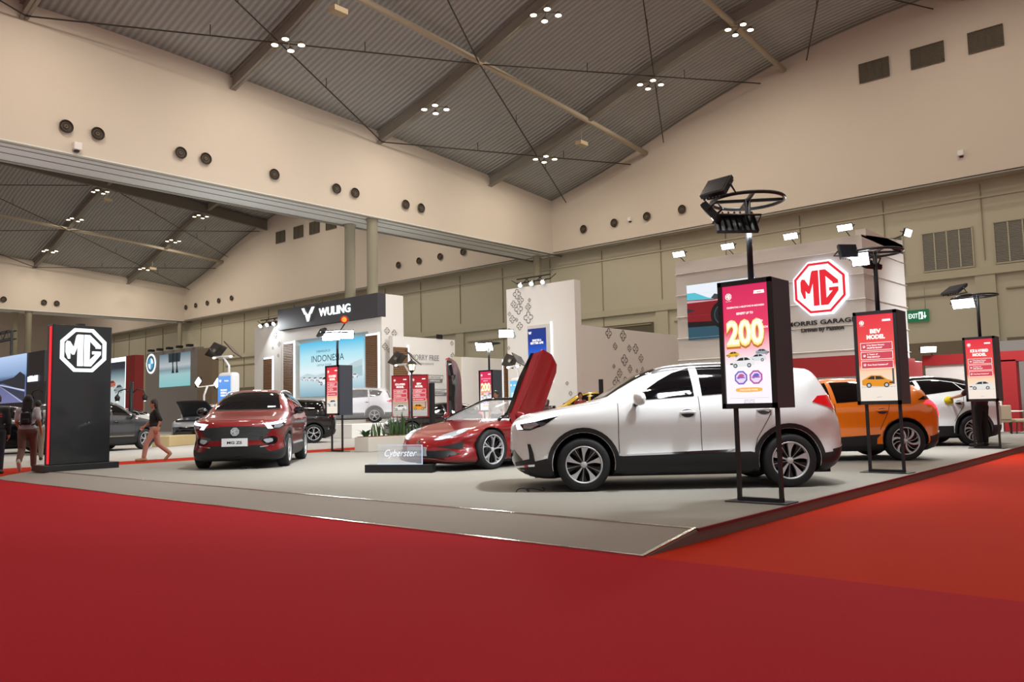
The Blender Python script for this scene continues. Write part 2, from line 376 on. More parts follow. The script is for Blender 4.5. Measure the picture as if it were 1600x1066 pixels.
ibeam('purlin_girder', 'deep dark girder crossing the second hall roof just under the soffit edge', [(x, 72.2, roof2(x, 72.2)-.15) for x in np.linspace(0, 44.9, 16)], .95, mat('girder_dark', '#6f6a60', rough=.6), None)
# bracing rods
RODM = mat('rod_dark', '#3a342e', rough=.6)
def rod(p, q, label, group, r=.035):
    mb = MB(); p = Vector(p); q = Vector(q); mb.tube([p, q], r, RODM, n=6)
    for k in (.35, .7): c = p+(q-p)*k; mb.tube([c, c+Vector((0, 0, .5))], .02, RODM, n=5)
    o = mb.build('bracing_rod'); meta(o, label, 'rod', group)
def node(x, y, fn=roof1, d=.75): return (x, y, fn(x, y)-d)
def brace(x0, x1, ya, yb, fn, label, group):
    for (p, q) in (((x0, ya), (x1, yb)), ((x0, yb), (x1, ya))):
        A = Vector(node(*p, fn)); B = Vector(node(*q, fn)); mx = 44.8
        if B.x > mx: t = (mx-A.x)/(B.x-A.x); B = A+(B-A)*t; B.z = fn(mx, B.y)-.75
        mid = Vector(node((A.x+B.x)/2, (A.y+B.y)/2, fn, .5)); rod(A, B, label, group)
for x0, x1 in ((-7.4, 10.9), (10.9, 29.2), (29.2, 47.5)):
    for ya, yb in ((35.1, 27.4), (27.4, 18.0), (18.0, 8.6)):
        brace(x0, x1, ya, yb, roof1, 'thin dark steel bracing rod under the main hall roof', 'bracing rods of the main hall')
for x0, x1 in ((10.9, 29.2), (29.2, 47.5)):
    for ya, yb in ((89.2, 80.9), (80.9, 72.2)):
        brace(x0, x1, ya, yb, roof2, 'thin dark bracing rod under the second hall roof', 'bracing rods of the second hall')
# high bay lamp clusters: four lamps each
LAMPG = mat('high_bay_lamp_lit', '#fff0d0', emit=9, ecol='#ffe6bd')
LAMPH = mat('high_bay_housing', '#6d6558', rough=.5)
def cluster(x, y, fn, label, group, power, light=True, visible=True):
    z = fn(x, y)-1.05
    if visible:
        t = thing('high_bay_light', label, 'light fixture', (x, y, z), 0, group)
        mb = MB(); mb.bar((-.42,-.42,.12),(.42,.42,.12),.02,LAMPH); mb.bar((.42,-.42,.12),(-.42,.42,.12),.02,LAMPH); mb.tube([(0,0,.12),(0,0,.5)],.03,LAMPH,n=6); mb.build('bracket', t)
        for dx, dy in ((.42,.42),(-.42,.42),(.42,-.42),(-.42,-.42)):
            mb = MB(); mb.lathe([(.06,.16),(.10,.10),(.17,.0),(.165,-.02)], LAMPH, n=14, T=(dx,dy,0)); l = mb.build('lamp', t)
            mb = MB(); mb.lathe([(.001,-.03),(.15,-.025),(.15,-.045),(.001,-.05)], LAMPG, n=14, T=(dx,dy,0), cap=False); mb.build('lens', l)
    if light: area_light('high_bay_lamp', (x, y, z-.12), (x, y, 0), .9, power, WARM)
PW1 = 290
for x in (10.9, 20.1, 29.2, 38.5):
    for y in (30.8, 23.1, 17.0, 8.0, -2.0):
        yy = {29.2: {17.0: 15.5}, 38.5: {17.0: 17.7}}.get(x, {}).get(y, y)
        cluster(x+.1, yy, roof1, 'cluster of four lit high bay lamps hung under a main hall roof beam', 'high bay lamps of the main hall', PW1, True, y > 10 and x > 12)
for x in (-14, 1.7):
    for y in (30.8, 20, 8, -4): cluster(x, y, roof1, '', '', PW1, True, False)
for x in (28.9, 38.2):
    for y in (84.5, 78.5, 73.0): cluster(x, y, roof2, 'cluster of four lit high bay lamps in the second hall roof', 'high bay lamps of the second hall', PW1*1.2, True, True)
for x in (10.9, 20.1, 29.2, 38.5):
    for y in (62, 48): cluster(x, y, roof2, '', '', PW1*1.3, True, False)
for x in (20, 36): cluster(x, 105, roof3, '', '', 900, True, False)
# junction boxes hung under beams
for p, lb in (((20.3,27.2,18.2), 'cream box hung under the roof beam beside the leftmost lamp cluster'), ((38.5,27.9,16.9), 'small cream box hung under the rightmost roof beam near the purlin'), ((28.9,71.5,20.0), 'small cream box under the girder of the second hall'), ((38.2,83.0,16.6), 'small cream box on a beam near the back of the second hall')):
    mb = MB(); mb.box((-.35,-.22,-.12),(.35,.22,.12), mat('cream_box','#b5a588',rough=.6)); mb.tube([(0,0,.1),(0,0,.75)],.03,STEEL,n=6); o = mb.build('wireless_access_box'); o.location = p; meta(o, lb, 'box'); bevel(o,.03)
# columns
COLM = mat('column_paint', '#9c9680', rough=.75)
for p, lb in (((28.95,35.75), 'round grey column nearer to us, standing under the edge of the soffit'), ((28.9,37.72), 'round grey column just behind and left of its twin under the soffit'), ((28.9,89.8), 'column of the second hall back wall, right one at the left edge'), ((28.3,91.8), 'column of the second hall back wall, left one at the left edge'), ((44.6,89.8), 'column in the far corner of the second hall beside the black sign'), ((44.6,36.6), 'slim column in the corner behind the white tower')):
    mb = MB(); r = .31 if p[0] < 40 else .25; mb.lathe([(r,0),(r,11.95),(r*1.12,12.0),(r*1.12,12.15)], COLM, n=24); o = mb.build('column'); o.location = (p[0], p[1], .0); meta(o, lb, 'column')
# exit sign
t = thing('exit_sign', 'green exit sign on the wall right of the red lettered booth', 'sign', (45.8,11.8,5.3))
mb = MB(); fr = FR((45.75,12.42,5.28),(0,-1,0),(0,0,1)); plate(mb, fr, rect(0,0,1.02,.62), -.15, 0, glow('#0c7a4b', .55)); mb.build('sign_box', t, world=True)
mb = MB(); W_ = glow('#e8fff4', 1.2); letters(mb, fr, 'EXIT', .30, .19, .24, W_, width=.46, d=.006, bold=.02)
for k, dx in enumerate((.60,)):
    plate(mb, fr, rect(dx-.04,.12,dx+.17,.50), .0, .008, W_); plate(mb, fr, [(dx+.0,.14),(dx+.05,.14),(dx+.09,.27),(dx+.06,.44),(dx+.02,.40)], .0, .012, glow('#0c7a4b', .55)); plate(mb, fr, rect(dx+.24,.22,dx+.28,.48), 0, .008, W_); plate(mb, fr, [(dx+.18,.28),(dx+.26,.13),(dx+.34,.28),(dx+.30,.30),(dx+.26,.21),(dx+.22,.30)], 0, .008, W_)
mb.build('pictogram', t, world=True)
for y in (12.3,): 
    mb = MB(); mb.tube([(45.7,12.3,5.9),(45.7,12.3,7.4)],.015,STEEL,n=5); mb.tube([(45.7,11.5,5.9),(45.7,11.5,7.4)],.015,STEEL,n=5); mb.build('hanger', t, world=True)
# ------------------------------------------------------------------ cars
def outline(pts, N):
    """closed smooth curve through (x, z, n) points, resampled evenly to N"""
    P = np.array(pts, float); k = len(P); out = []
    for i in range(k):
        p0, p1, p2, p3 = P[i-1], P[i], P[(i+1) % k], P[(i+2) % k]
        l1 = max(np.linalg.norm(p2[:2]-p1[:2]), 1e-6)
        def tan(a, b, c):
            la = max(np.linalg.norm(b[:2]-a[:2]), 1e-6); lc = max(np.linalg.norm(c[:2]-b[:2]), 1e-6)
            return ((b-a)/la*lc + (c-b)/lc*la)/(la+lc)
        m1 = tan(p0, p1, p2)*l1; m2 = tan(p1, p2, p3)*l1
        for t in np.linspace(0, 1, 24, endpoint=False):
            out.append((2*t**3-3*t*t+1)*p1+(t**3-2*t*t+t)*m1+(-2*t**3+3*t*t)*p2+(t**3-t*t)*m2)
    out = np.array(out); d = np.r_[0, np.cumsum(np.linalg.norm(np.diff(np.vstack([out, out[:1]])[:, :2], axis=0), axis=1))]
    full = np.vstack([out, out[:1]]); s = np.linspace(0, d[-1], N, endpoint=False)
    return np.stack([np.interp(s, d, full[:, j]) for j in range(3)], 1)
def body_mesh(S, N=170, K=20):
    """S: outline, M=(x_rear, x_front, z) spine, half width tables wz (z) and wx (x), second table above the belt"""
    O = outline(S['outline'], N); xr, xf, mz = S['spine']; bm = bmesh.new()
    rho = [.05+.95*math.sin(t*PI/2)**.8 for t in np.linspace(0, 1, K)]
    def W(x, z): return ci(z, *S['wz'])*ci(x, *S['wx'])
    rings = []
    for (x, z, n) in O:
        mx = min(max(x, xr), xf); row = []
        for r in rho:
            px, pz = mx+(x-mx)*r, mz+(z-mz)*r
            g = max(0, 1-r**n)**(1/n)
            row.append((px, W(px, pz)*g, pz))
        rings.append(row)
    L = [[bm.verts.new(p) for p in row] for row in rings]
    Rr = [[bm.verts.new((p[0], -p[1], p[2])) for p in row[:-1]]+[L[i][-1]] for i, row in enumerate(rings)]
    for G, fl in ((L, 0), (Rr, 1)):
        for i in range(N):
            a, b = G[i], G[(i+1) % N]
            for j in range(K-1):
                f = (a[j], b[j], b[j+1], a[j+1])
                try: bm.faces.new(f if not fl else f[::-1])
                except ValueError: pass
    bmesh.ops.remove_doubles(bm, verts=bm.verts, dist=1e-4)
    bm.faces.ensure_lookup_table()
    bmesh.ops.holes_fill(bm, edges=[e for e in bm.edges if e.is_boundary], sides=0)
    bmesh.ops.triangulate(bm, faces=[f for f in bm.faces if len(f.verts) > 4])
    bmesh.ops.recalc_face_normals(bm, faces=bm.faces)
    print('NONMAN', sum(not e.is_manifold for e in bm.edges), len(bm.faces))
    return bm
def cut_with(o, cutters, dark):
    """subtract closed meshes from o; the cut faces take the dark material"""
    tmp = []
    for mb in cutters:
        c = mb.build('cutter'); tmp.append(c)
        md = o.modifiers.new('cut', 'BOOLEAN'); md.operation = 'DIFFERENCE'; md.object = c; md.solver = 'EXACT'; md.material_mode = 'TRANSFER'
    dg = bpy.context.evaluated_depsgraph_get(); me = bpy.data.meshes.new_from_object(o.evaluated_get(dg))
    o.modifiers.clear(); old = o.data; o.data = me; bpy.data.meshes.remove(old)
    for c in tmp:
        m = c.data; bpy.data.objects.remove(c); bpy.data.meshes.remove(m)
    me.polygons.foreach_set('use_smooth', [True]*len(me.polygons))
def dense(poly, step):
    out = []; n = len(poly)
    for i in range(n):
        a = Vector(poly[i]); b = Vector(poly[(i+1) % n]); k = max(1, int((b-a).length/step))
        out += [tuple(a+(b-a)*(j/k)) for j in range(k)]
    return out
def fine(pts, rounds=1):
    """round the corners of a polygon (Chaikin)"""
    for _ in range(rounds):
        n = len(pts); q = []
        for i in range(n):
            a, b = pts[i], pts[(i+1) % n]
            q += [(a[0]*.8+b[0]*.2, a[1]*.8+b[1]*.2), (a[0]*.2+b[0]*.8, a[1]*.2+b[1]*.8)]
        pts = q
    return pts
class Skin:
    """lays panels on a body: polygons are given in a side, front, rear, top or slanted view and take the body's own curvature"""
    def __init__(s, o):
        bm = bmesh.new(); bm.from_mesh(o.data); s.t = BVHTree.FromBMesh(bm); bm.free()
    def ray(s, view, a, b):
        k = view[0] if isinstance(view, tuple) else view
        if k == 'L': return Vector((a, 6, b)), Vector((0, -1, 0))
        if k == 'R': return Vector((a, -6, b)), Vector((0, 1, 0))
        if k == 'F': return Vector((9, a, b)), Vector((-1, 0, 0))
        if k == 'B': return Vector((-9, a, b)), Vector((1, 0, 0))
        if k == 'T': return Vector((a, b, 5)), Vector((0, 0, -1))
        if k == 'D':   # looking back and inwards at angle q from the nose; a runs across, b is height. view=('D', q, side)
            q = math.radians(view[1]); sd = view[2]
            d = Vector((-math.cos(q), -math.sin(q)*sd, 0)); u = Vector((-math.sin(q), math.cos(q)*sd, 0))
            return u*a + Vector((0, 0, b)) - d*8, d
    def hit(s, view, a, b, off):
        o, d = s.ray(view, a, b); p, n, i, _ = s.t.ray_cast(o, d)
        if p is None or n.dot(d) > -.03:
            q = s.t.find_nearest(p if p is not None else o + d*((-o).dot(d)))
            if p is None: p, n = q[0], q[1]
        if n.dot(d) > 0: n = -n
        return p + n*off, n
    def patch(s, mb, view, poly, m, off=.004, step=.05, skirt=.01):
        B = dense(poly, step); nb = len(B)
        xs = [p[0] for p in B]; ys = [p[1] for p in B]; V = [Vector(p) for p in B]
        def inside(x, y):
            c = False; j = nb-1
            for i in range(nb):
                if (B[i][1] > y) != (B[j][1] > y) and x < (B[j][0]-B[i][0])*(y-B[i][1])/(B[j][1]-B[i][1])+B[i][0]: c = not c
                j = i
            return c
        bx = np.array(B); y = min(ys)+step*.5
        while y < max(ys):
            x = min(xs)+step*.5
            while x < max(xs):
                if inside(x, y) and np.min((bx[:, 0]-x)**2+(bx[:, 1]-y)**2) > (step*.35)**2: V.append(Vector((x, y)))
                x += step
            y += step
        r = geometry.delaunay_2d_cdt(V, [], [list(range(nb))], 1, 1e-5)
        P, F, E = r[0], r[2], {}
        H = [s.hit(view, p.x, p.y, off) for p in P]
        vs = [h[0] for h in H]; ns = [h[1] for h in H]; fs = [list(f) for f in F]
        mb.add(vs, fs, m, True)
        if skirt:
            for f in fs:
                for i in range(len(f)):
                    a, b = f[i], f[(i+1) % len(f)]; E.setdefault((min(a, b), max(a, b)), []).append((a, b))
            base = [v[0] for v in E.values() if len(v) == 1]
            ids = sorted({i for e in base for i in e}); mp = {v: k for k, v in enumerate(ids)}; n = len(ids)
            mb.add([vs[i] for i in ids]+[vs[i]-ns[i]*(off+skirt) for i in ids], [(mp[a], mp[b], n+mp[b], n+mp[a]) for a, b in base], m)
        return mb
    def line(s, mb, view, pts, w, m, off=.002, step=.04):
        for p, q in zip(pts[:-1], pts[1:]):
            p = Vector(p); q = Vector(q); d = (q-p).normalized()*w/2; n = Vector((-d.y, d.x))
            s.patch(mb, view, [tuple(p-d+n), tuple(p-d-n), tuple(q+d-n), tuple(q+d+n)], m, off, step, 0)
        return mb
def both(sk, parent, name, poly, m, view='L', **kw):
    """the same panel on both flanks, each a part of its own"""
    out = []
    for sd in (1, -1):
        mb = MB(); v = view
        if view == 'L': v = 'L' if sd > 0 else 'R'
        elif isinstance(view, tuple): v = (view[0], view[1], sd)
        pl = poly if view not in ('F', 'B', 'T') else [(a*sd if view != 'T' else a, b if view != 'T' else b*sd) for a, b in poly]
        sk.patch(mb, v, pl, m, **kw); out.append(mb.build(name, parent))
    return out
def arc(cx, cz, r, a0, a1, n=14):
    return [(cx+r*math.cos(math.radians(a0+(a1-a0)*i/n)), cz+r*math.sin(math.radians(a0+(a1-a0)*i/n))) for i in range(n+1)]

TIRE = mat('tyre_rubber', '#17181a', rough=.75)
GLOSSB = mat('gloss_black', '#0b0c0e', rough=.12, coat=.6)
WELL = mat('wheel_well_black', '#08080a', rough=.8)
SEAM = mat('panel_gap', '#0a0a0c', rough=.8)
GLASS = mat('dark_car_glass', '#07090b', rough=.04, spec=.9)
CLAD = mat('black_cladding', '#101114', rough=.5)
ALLOY = mat('silver_alloy', '#c4c6c8', rough=.35, metal=.35)
DALLOY = mat('dark_alloy', '#4b4e53', rough=.3, metal=.9)
CHROME = mat('chrome', '#e3e6ea', rough=.08, metal=1)
LEDW = mat('headlight_led', '#ffffff', rough=.3, emit=1.7, ecol='#f4f8ff')
LAMPIN = mat('lamp_inner', '#a3aab2', rough=.25, metal=.3, coat=1)
TAIL = mat('tail_lamp_red', '#a10d14', rough=.12, coat=1, emit=.35, ecol='#e0121a')
TAILON = mat('tail_lamp_lit', '#ff2a2a', rough=.2, emit=2.2, ecol='#ff3040')
SILVERC = mat('satin_silver', '#b9bcc0', rough=.35, metal=.7)
def wheel(parent, x, y, R, style, width=.22, yaw=0):
    """tyre with a rim sub-part; the outer face looks to the side the wheel is on"""
    sd = 1 if y > 0 else -1; r0 = R*(.76 if style == 'loop' else .70); w = width/2
    mb = MB()
    prof = [(r0, -w), (r0+.01, -w-.002), (R*.88, -w-.008), (R*.975, -w+.012), (R, -w+.045), (R, 0), (R, w-.045), (R*.975, w-.012), (R*.88, w+.008), (r0+.01, w+.002), (r0, w)]
    mb.lathe(prof, TIRE, n=44, axis='Y', cap=False); mb.lathe([(r0, -w), (r0, w)], WELL, n=44, axis='Y', cap=False)
    mb.lathe([(r0*.99, -.02), (r0*.99, 0)], WELL, n=32, axis='Y')
    t = mb.build('wheel', parent); t.location = (x, y-sd*w, R); t.rotation_euler = (0, 0, yaw)
    rm = MB(); f = FR((0, sd*(w-.008), 0), (-sd, 0, 0), (0, 0, 1))
    fr = FR((0, 0, 0), (-sd, 0, 0), (0, 0, 1))
    rim = ALLOY if style != 'dark' else DALLOY
    rm.lathe([(r0*.985, sd*(w-.045)), (r0*1.0, sd*(w+.002)), (r0*.955, sd*(w+.004)), (r0*.925, sd*(w-.01)), (r0*.91, sd*(w-.05))], rim, n=44, axis='Y', cap=False)
    rm.lathe([(.042, sd*(w-.07)), (.042, sd*(w-.02)), (.034, sd*(w-.012)), (.0, sd*(w-.012))], rim, n=16, axis='Y', cap=False)
    rm.lathe([(r0*.55, sd*.01), (r0*.55, sd*.025)], mat('brake_disc_dark','#1c1d1f',rough=.5), n=28, axis='Y')   # brake disc behind the spokes
    def spoke(a, i0, i1, o0, o1, sw, m, d=0):
        """a: angle; inner half widths i0,i1 (deg), outer o0,o1 (deg), sw: sweep"""
        pts = []
        ri, ro = .045, r0*.94
        K = 6
        A = []; Bp = []
        for k in range(K+1):
            t = k/K; r = ri+(ro-ri)*t; c = a+sw*t*t
            A.append((r*math.cos(math.radians(c+i0/(.25+t)*.25*(1-t)+o0*t)), r*math.sin(math.radians(c+i0/(.25+t)*.25*(1-t)+o0*t))))
            Bp.append((r*math.cos(math.radians(c-i1/(.25+t)*.25*(1-t)-o1*t)), r*math.sin(math.radians(c-i1/(.25+t)*.25*(1-t)-o1*t))))
        for k in range(K):
            q = [A[k], A[k+1], Bp[k+1], Bp[k]]
            plate(rm, fr, q, w-.055, w-.014-.02*(1-k/K)*0+d, m)
    if style == 'blade':     # five broad silver blades over a black dish
        for k in range(5):
            b = 72*k+90
            spoke(b, 10, 8, 13, 11, -6, ALLOY)
            spoke(b+32, 10, 10, 15, 15, 0, mat('rim_black','#0c0d0f',rough=.35), -.02)
            spoke(b+30, 2, 2, 1.1, 1.1, 0, ALLOY, -.015)
    elif style == 'split':   # five pairs of thin spokes
        for k in range(5):
            b = 72*k+90
            for e in (-1, 1): spoke(b+e*4, 12, 12, 2.3, 2.3, e*9, ALLOY)
            spoke(b, 16, 16, 4, 4, 0, mat('rim_black','#0c0d0f',rough=.35), -.008)
    elif style == 'loop':    # slender forked spokes, sports car
        for k in range(5):
            b = 72*k+80
            spoke(b, 9, 9, 2.2, 2.2, -6, ALLOY); spoke(b, 4, 4, 1.8, 1.8, 20, ALLOY, .001)
            spoke(b+36, 8, 8, 3.5, 3.5, 0, mat('rim_black','#0c0d0f',rough=.35), -.012)
    elif style == 'swirl':   # swept two tone blades
        for k in range(6):
            b = 60*k+90
            spoke(b, 18, 18, 7, 7, 24, ALLOY); spoke(b-16, 10, 10, 4, 4, 24, GLOSSB, .001); spoke(b-30, 6, 6, 1.2, 1.2, 20, ALLOY, -.002)
    else:
        for k in range(10): spoke(36*k+90, 10, 10, 3, 3, 0, rim)
    rm.build('rim', t)
    return t
def car_root(name, label, loc, heading, group=None, cat='car'):
    return thing(name, label, cat, loc, math.radians(heading), group)
def mirror_part(parent, x, y, z, m, sd, k=1.0, black=None):
    mb = MB(); n = 14; rows = []
    for i in range(9):
        t = i/8; q = t*PI
        rows.append([( x + .075*k*math.sin(q)*math.copysign(abs(math.cos(2*PI*j/n))**.8, math.cos(2*PI*j/n)) - .05*(t-.2),
                       y + sd*(t*.25-.02)*k,
                       z + .085*k*math.sin(q)**.6*math.copysign(abs(math.sin(2*PI*j/n))**.7, math.sin(2*PI*j/n)) + .01) for j in range(n)])
    vs = [p for r in rows for p in r]; fs = [(i*n+j, i*n+(j+1) % n, (i+1)*n+(j+1) % n, (i+1)*n+j) for i in range(8) for j in range(n)]
    mb.add(vs, fs, m, True)
    mb.tube([(x+.04, y-sd*.10, z-.07), (x+.01, y+sd*.05, z-.06)], [.03, .022], black or GLOSSB, n=8)
    return mb.build('mirror', parent)
def handle_part(parent, sk, x, z, m, sd, w=.2):
    p, n = sk.hit('L' if sd > 0 else 'R', x, z, 0)
    mb = MB(); sk.patch(mb, 'L' if sd > 0 else 'R', [(x+.085*math.cos(q), z+.05*math.sin(q)-.005) for q in np.linspace(0, 2*PI, 16, endpoint=False)], DALLOY, off=.002, step=.05, skirt=0)
    pts = [(x-w/2+w*t, p.y+sd*(.012+.028*math.sin(PI*t)**.5), z+.012*math.sin(PI*t)) for t in np.linspace(0, 1, 9)]
    mb.tube(pts, [.012, .017, .019, .02, .02, .02, .019, .017, .012], m, n=8)
    return mb.build('door_handle', parent)
def base_car(S, root, paint):
    bm = body_mesh(S)
    me = bpy.data.meshes.new('body')
    for (z, lower) in S.get('split', []):
        bmesh.ops.bisect_plane(bm, geom=bm.verts[:]+bm.edges[:]+bm.faces[:], plane_co=(0, 0, z), plane_no=(0, 0, 1))
    for f in bm.faces:
        c = f.calc_center_median(); f.smooth = True; f.material_index = 0
        for (z, lower) in S.get('split', []):
            if c.z < z and lower: f.material_index = 1
            if c.z > z and not lower: f.material_index = 1
    bm.to_mesh(me); bm.free()
    me.materials.append(paint); me.materials.append(S.get('split_mat', CLAD))
    o = bpy.data.objects.new('body', me); COL.objects.link(o); o.parent = root; o['_l'] = [0, 0, 0]
    sk0 = Skin(o)
    # uncut skin for panels
    cut = []
    for wx in (S['wf'], -S['wr']):
        for sd in (1, -1):
            mb = MB(); ra = S['arch']; y0, y1 = sorted((sd*(S['track']-.30), sd*1.4))
            mb.lathe([(ra, y0), (ra, y1)], WELL, n=40, axis='Y', T=(wx, 0, S['R']+.01)); cut.append(mb)
    for c in S.get('cuts', []): cut.append(c)
    o.parent = None; cut_with(o, cut, WELL); o.parent = root
    return o, sk0
# compact crossover shared by the white and the red show cars
ZS = dict(
 outline=[(1.98,.19,8),(2.10,.24,5),(2.19,.36,3.4),(2.22,.50,3.2),(2.215,.66,3.2),(2.195,.83,3.4),(2.11,.93,4.5),(1.84,1.005,6.5),(1.50,1.06,7.5),(1.22,1.11,7.5),
          (1.06,1.15,7),(.78,1.315,6),(.46,1.485,5.5),(.22,1.565,5),(-.15,1.61,5),(-.65,1.615,5),(-1.15,1.58,5),(-1.55,1.525,5),(-1.76,1.485,5),
          (-1.83,1.42,4.5),(-1.94,1.20,4.5),(-1.99,1.06,4.5),(-2.04,.96,4),(-2.10,.84,3.6),(-2.13,.68,3.6),(-2.12,.48,3.8),(-2.05,.32,4.5),(-1.90,.22,7),(-1.2,.19,12),(0,.18,14),(1.2,.18,12)],
 spine=(-1.28,1.28,.62),
 wz=([.18,.28,.42,.50,.60,.72,.86,.94,1.02,1.10,1.20,1.35,1.50,1.62],[.86,.893,.902,.886,.882,.895,.915,.912,.892,.862,.83,.775,.71,.64]),
 wx=([-2.2,-1.9,-1.5,-1.0,0,1.0,1.5,1.9,2.2],[.93,.965,.99,1,.995,1,.99,.965,.93]),
 wf=1.29, wr=1.295, R=.335, arch=.392, track=.905, split=[(.262, True)])
def side_windows(sk, root, polys, m=None, **kw):
    for p in polys: both(sk, root, 'side_window', p, m or GLASS, off=.009, step=.035, skirt=.014, **kw)
def octagon_badge(mb, P, u, v, n, r, m1, m2):
    fr = FR(P, u, v); oc = [(r*math.cos(math.radians(22.5+45*k)), r*math.sin(math.radians(22.5+45*k))) for k in range(8)]
    plate(mb, fr, oc, -.02, .012, m1)
    plate(mb, fr, [(a*.8, b*.8) for a, b in oc], 0, .014, m2)
    for q in MGPOLY: plate(mb, fr, [(a*r*.86, b*r*.86) for a, b in q], .01, .017, m1)
MGPOLY = [
 [(-.80,-.10),(-.80,.30),(-.74,.42),(-.62,.40),(-.44,.10),(-.33,.66),(-.28,.74),(-.03,.74),(-.03,-.76),(-.27,-.76),(-.27,.22),(-.42,-.22),(-.50,-.22),(-.60,-.08),(-.60,-.42),(-.68,-.42)],
 [(.03,.74),(.27,.74),(.78,.24),(.78,.10),(.56,.10),(.56,.16),(.27,.46),(.27,-.48),(.55,-.18),(.40,-.18),(.40,-.04),(.78,-.04),(.78,-.20),(.34,-.76),(.03,-.76)]]
def make_zs(label, loc, heading, paint, ev):
    root = car_root('car', label, loc, heading)
    S = dict(ZS)
    o, sk = base_car(S, root, paint)
    mp = paint
    # cladding: arch rings, sills, lower bumpers
    cz = .345
    for wx, nm in ((1.29, 'arch_trim'), (-1.295, 'arch_trim')):
        a0, a1 = (-14, 194) if wx > 0 else (-14, 194)
        ring = arc(wx, cz, .455, a0, a1, 20)+list(reversed(arc(wx, cz, .398, a0-3, a1+3, 20)))
        both(sk, root, nm, ring, CLAD, off=.012, step=.045, skirt=.016)
    both(sk, root, 'sill_cladding', [(.87,.44),(.87,.27),(.80,.20),(-.80,.20),(-.87,.27),(-.87,.44),(-.80,.455),(.80,.43)], CLAD, off=.012, step=.06, skirt=.02)
    both(sk, root, 'sill_strip', [(.74,.452),(.74,.432),(-.50,.45),(-.62,.50),(-.78,.52),(-.5,.485)] if ev else [(.74,.47),(.74,.43),(-.74,.43),(-.74,.47)], CHROME if ev else SILVERC, off=.015, step=.06, skirt=.01)
    both(sk, root, 'bumper_corner_cladding', [(1.70,.20),(2.12,.20),(2.12,.31),(1.95,.37),(1.745,.42)], CLAD, off=.012, step=.05, skirt=.02)
    both(sk, root, 'bumper_corner_cladding', [(-1.70,.20),(-2.2,.20),(-2.2,.44),(-2.0,.44),(-1.74,.42)], CLAD, off=.012, step=.05, skirt=.02)
    mb = MB(); sk.patch(mb, 'B', [(-.8,.22),(.8,.22),(.8,.46),(.45,.52),(-.45,.52),(-.8,.46)], CLAD, off=.012, step=.08); mb.build('rear_bumper_cladding', root)
    # glass
    wl = [[(.62,1.125),(.50,1.235),(.30,1.365),(.10,1.465),(-.12,1.525),(-.135,1.165)],
          [(-.235,1.17),(-.225,1.535),(-.62,1.545),(-1.02,1.50),(-1.02,1.22)],
          [(-1.07,1.225),(-1.07,1.49),(-1.28,1.455),(-1.43,1.39),(-1.30,1.26)]]
    side_windows(sk, root, wl)
    mb = MB(); sk.patch(mb, 'F', fine([(-.66,1.165),(.66,1.165),(.64,1.25),(.53,1.515),(.30,1.545),(-.30,1.545),(-.53,1.515),(-.64,1.25)], 1), GLASS, off=.008, step=.04)
    ws = mb.build('windscreen', root)
    mb = MB(); sk.patch(mb, 'B', fine([(-.60,1.10),(.60,1.10),(.50,1.42),(-.50,1.42)], 1), GLASS, off=.005, step=.07); mb.build('rear_window', root)
    # shut lines
    mb = MB()
    for v in ('L', 'R'):
        sk.line(mb, v, [(.84,1.09),(.845,.78),(.84,.47)], .008, SEAM); sk.line(mb, v, [(-.185,1.16),(-.20,.46)], .008, SEAM)
        sk.line(mb, v, [(-1.06,1.2),(-1.07,.92),(-.90,.62),(-.86,.48)], .008, SEAM)
    sk.line(mb, 'T', [(1.06,-.76),(1.55,-.70),(2.02,-.55),(2.08,0),(2.02,.55),(1.55,.70),(1.06,.76)], .008, SEAM)
    mb.build('panel_gap', root)
    for sd in (1, -1):
        handle_part(root, sk, -.03, .955, mp, sd); handle_part(root, sk, -.99, .97, mp, sd)
        mirror_part(root, .60, sd*.90, 1.135, mp if ev else GLOSSB, sd)
    # roof rails
    for sd in (1, -1):
        mb = MB(); pts = []
        for t in np.linspace(0, 1, 15):
            x = .35-1.75*t; p, n = sk.hit('T', x, sd*.56, 0); e = min(t, 1-t)*15
            pts.append((x, sd*.565, p.z+(.045 if 1 < e else .005+.04*e)))
        mb.tube(pts, .016, SILVERC, n=8, flat=1.2)
        mb.build('roof_rail', root)
    # headlamps
    inn = -1.30
    hl = [(inn,.885),(-1.22,.775),(-1.0,.775),(-.80,.835),(-.655,.955),(-.95,.925)]
    for sd in (1, -1):
        mb = MB(); sk.patch(mb, ('D', 50, sd), hl, GLOSSB, off=.006, step=.04)
        h = mb.build('headlight', root)
        mb = MB(); sk.patch(mb, ('D', 50, sd), [(inn+.01,.882),(-1.225,.782),(-1.12,.79),(-1.19,.852),(-.93,.880),(-.66,.950),(-.95,.926)], LEDW, off=.015, step=.025, skirt=.008)
        mb.build('daytime_light', h)
        mb = MB(); sk.patch(mb, ('D', 50, sd), [(-1.1,.80),(-.98,.80),(-.86,.845),(-.9,.87),(-1.1,.855)], LAMPIN, off=.013, step=.03, skirt=.006)
        mb.build('lamp_reflector', h)
    # tail lamps
    both(sk, root, 'tail_light', [(-1.62,1.06),(-1.70,1.13),(-2.2,1.16),(-2.2,1.0),(-1.94,.96)], TAIL, off=.014, step=.04, skirt=.016)
    mb = MB(); sk.patch(mb, 'B', [(-.72,1.02),(.72,1.02),(.72,1.08),(-.72,1.08)], TAIL, off=.01, step=.06); mb.build('tail_light_bar', root)
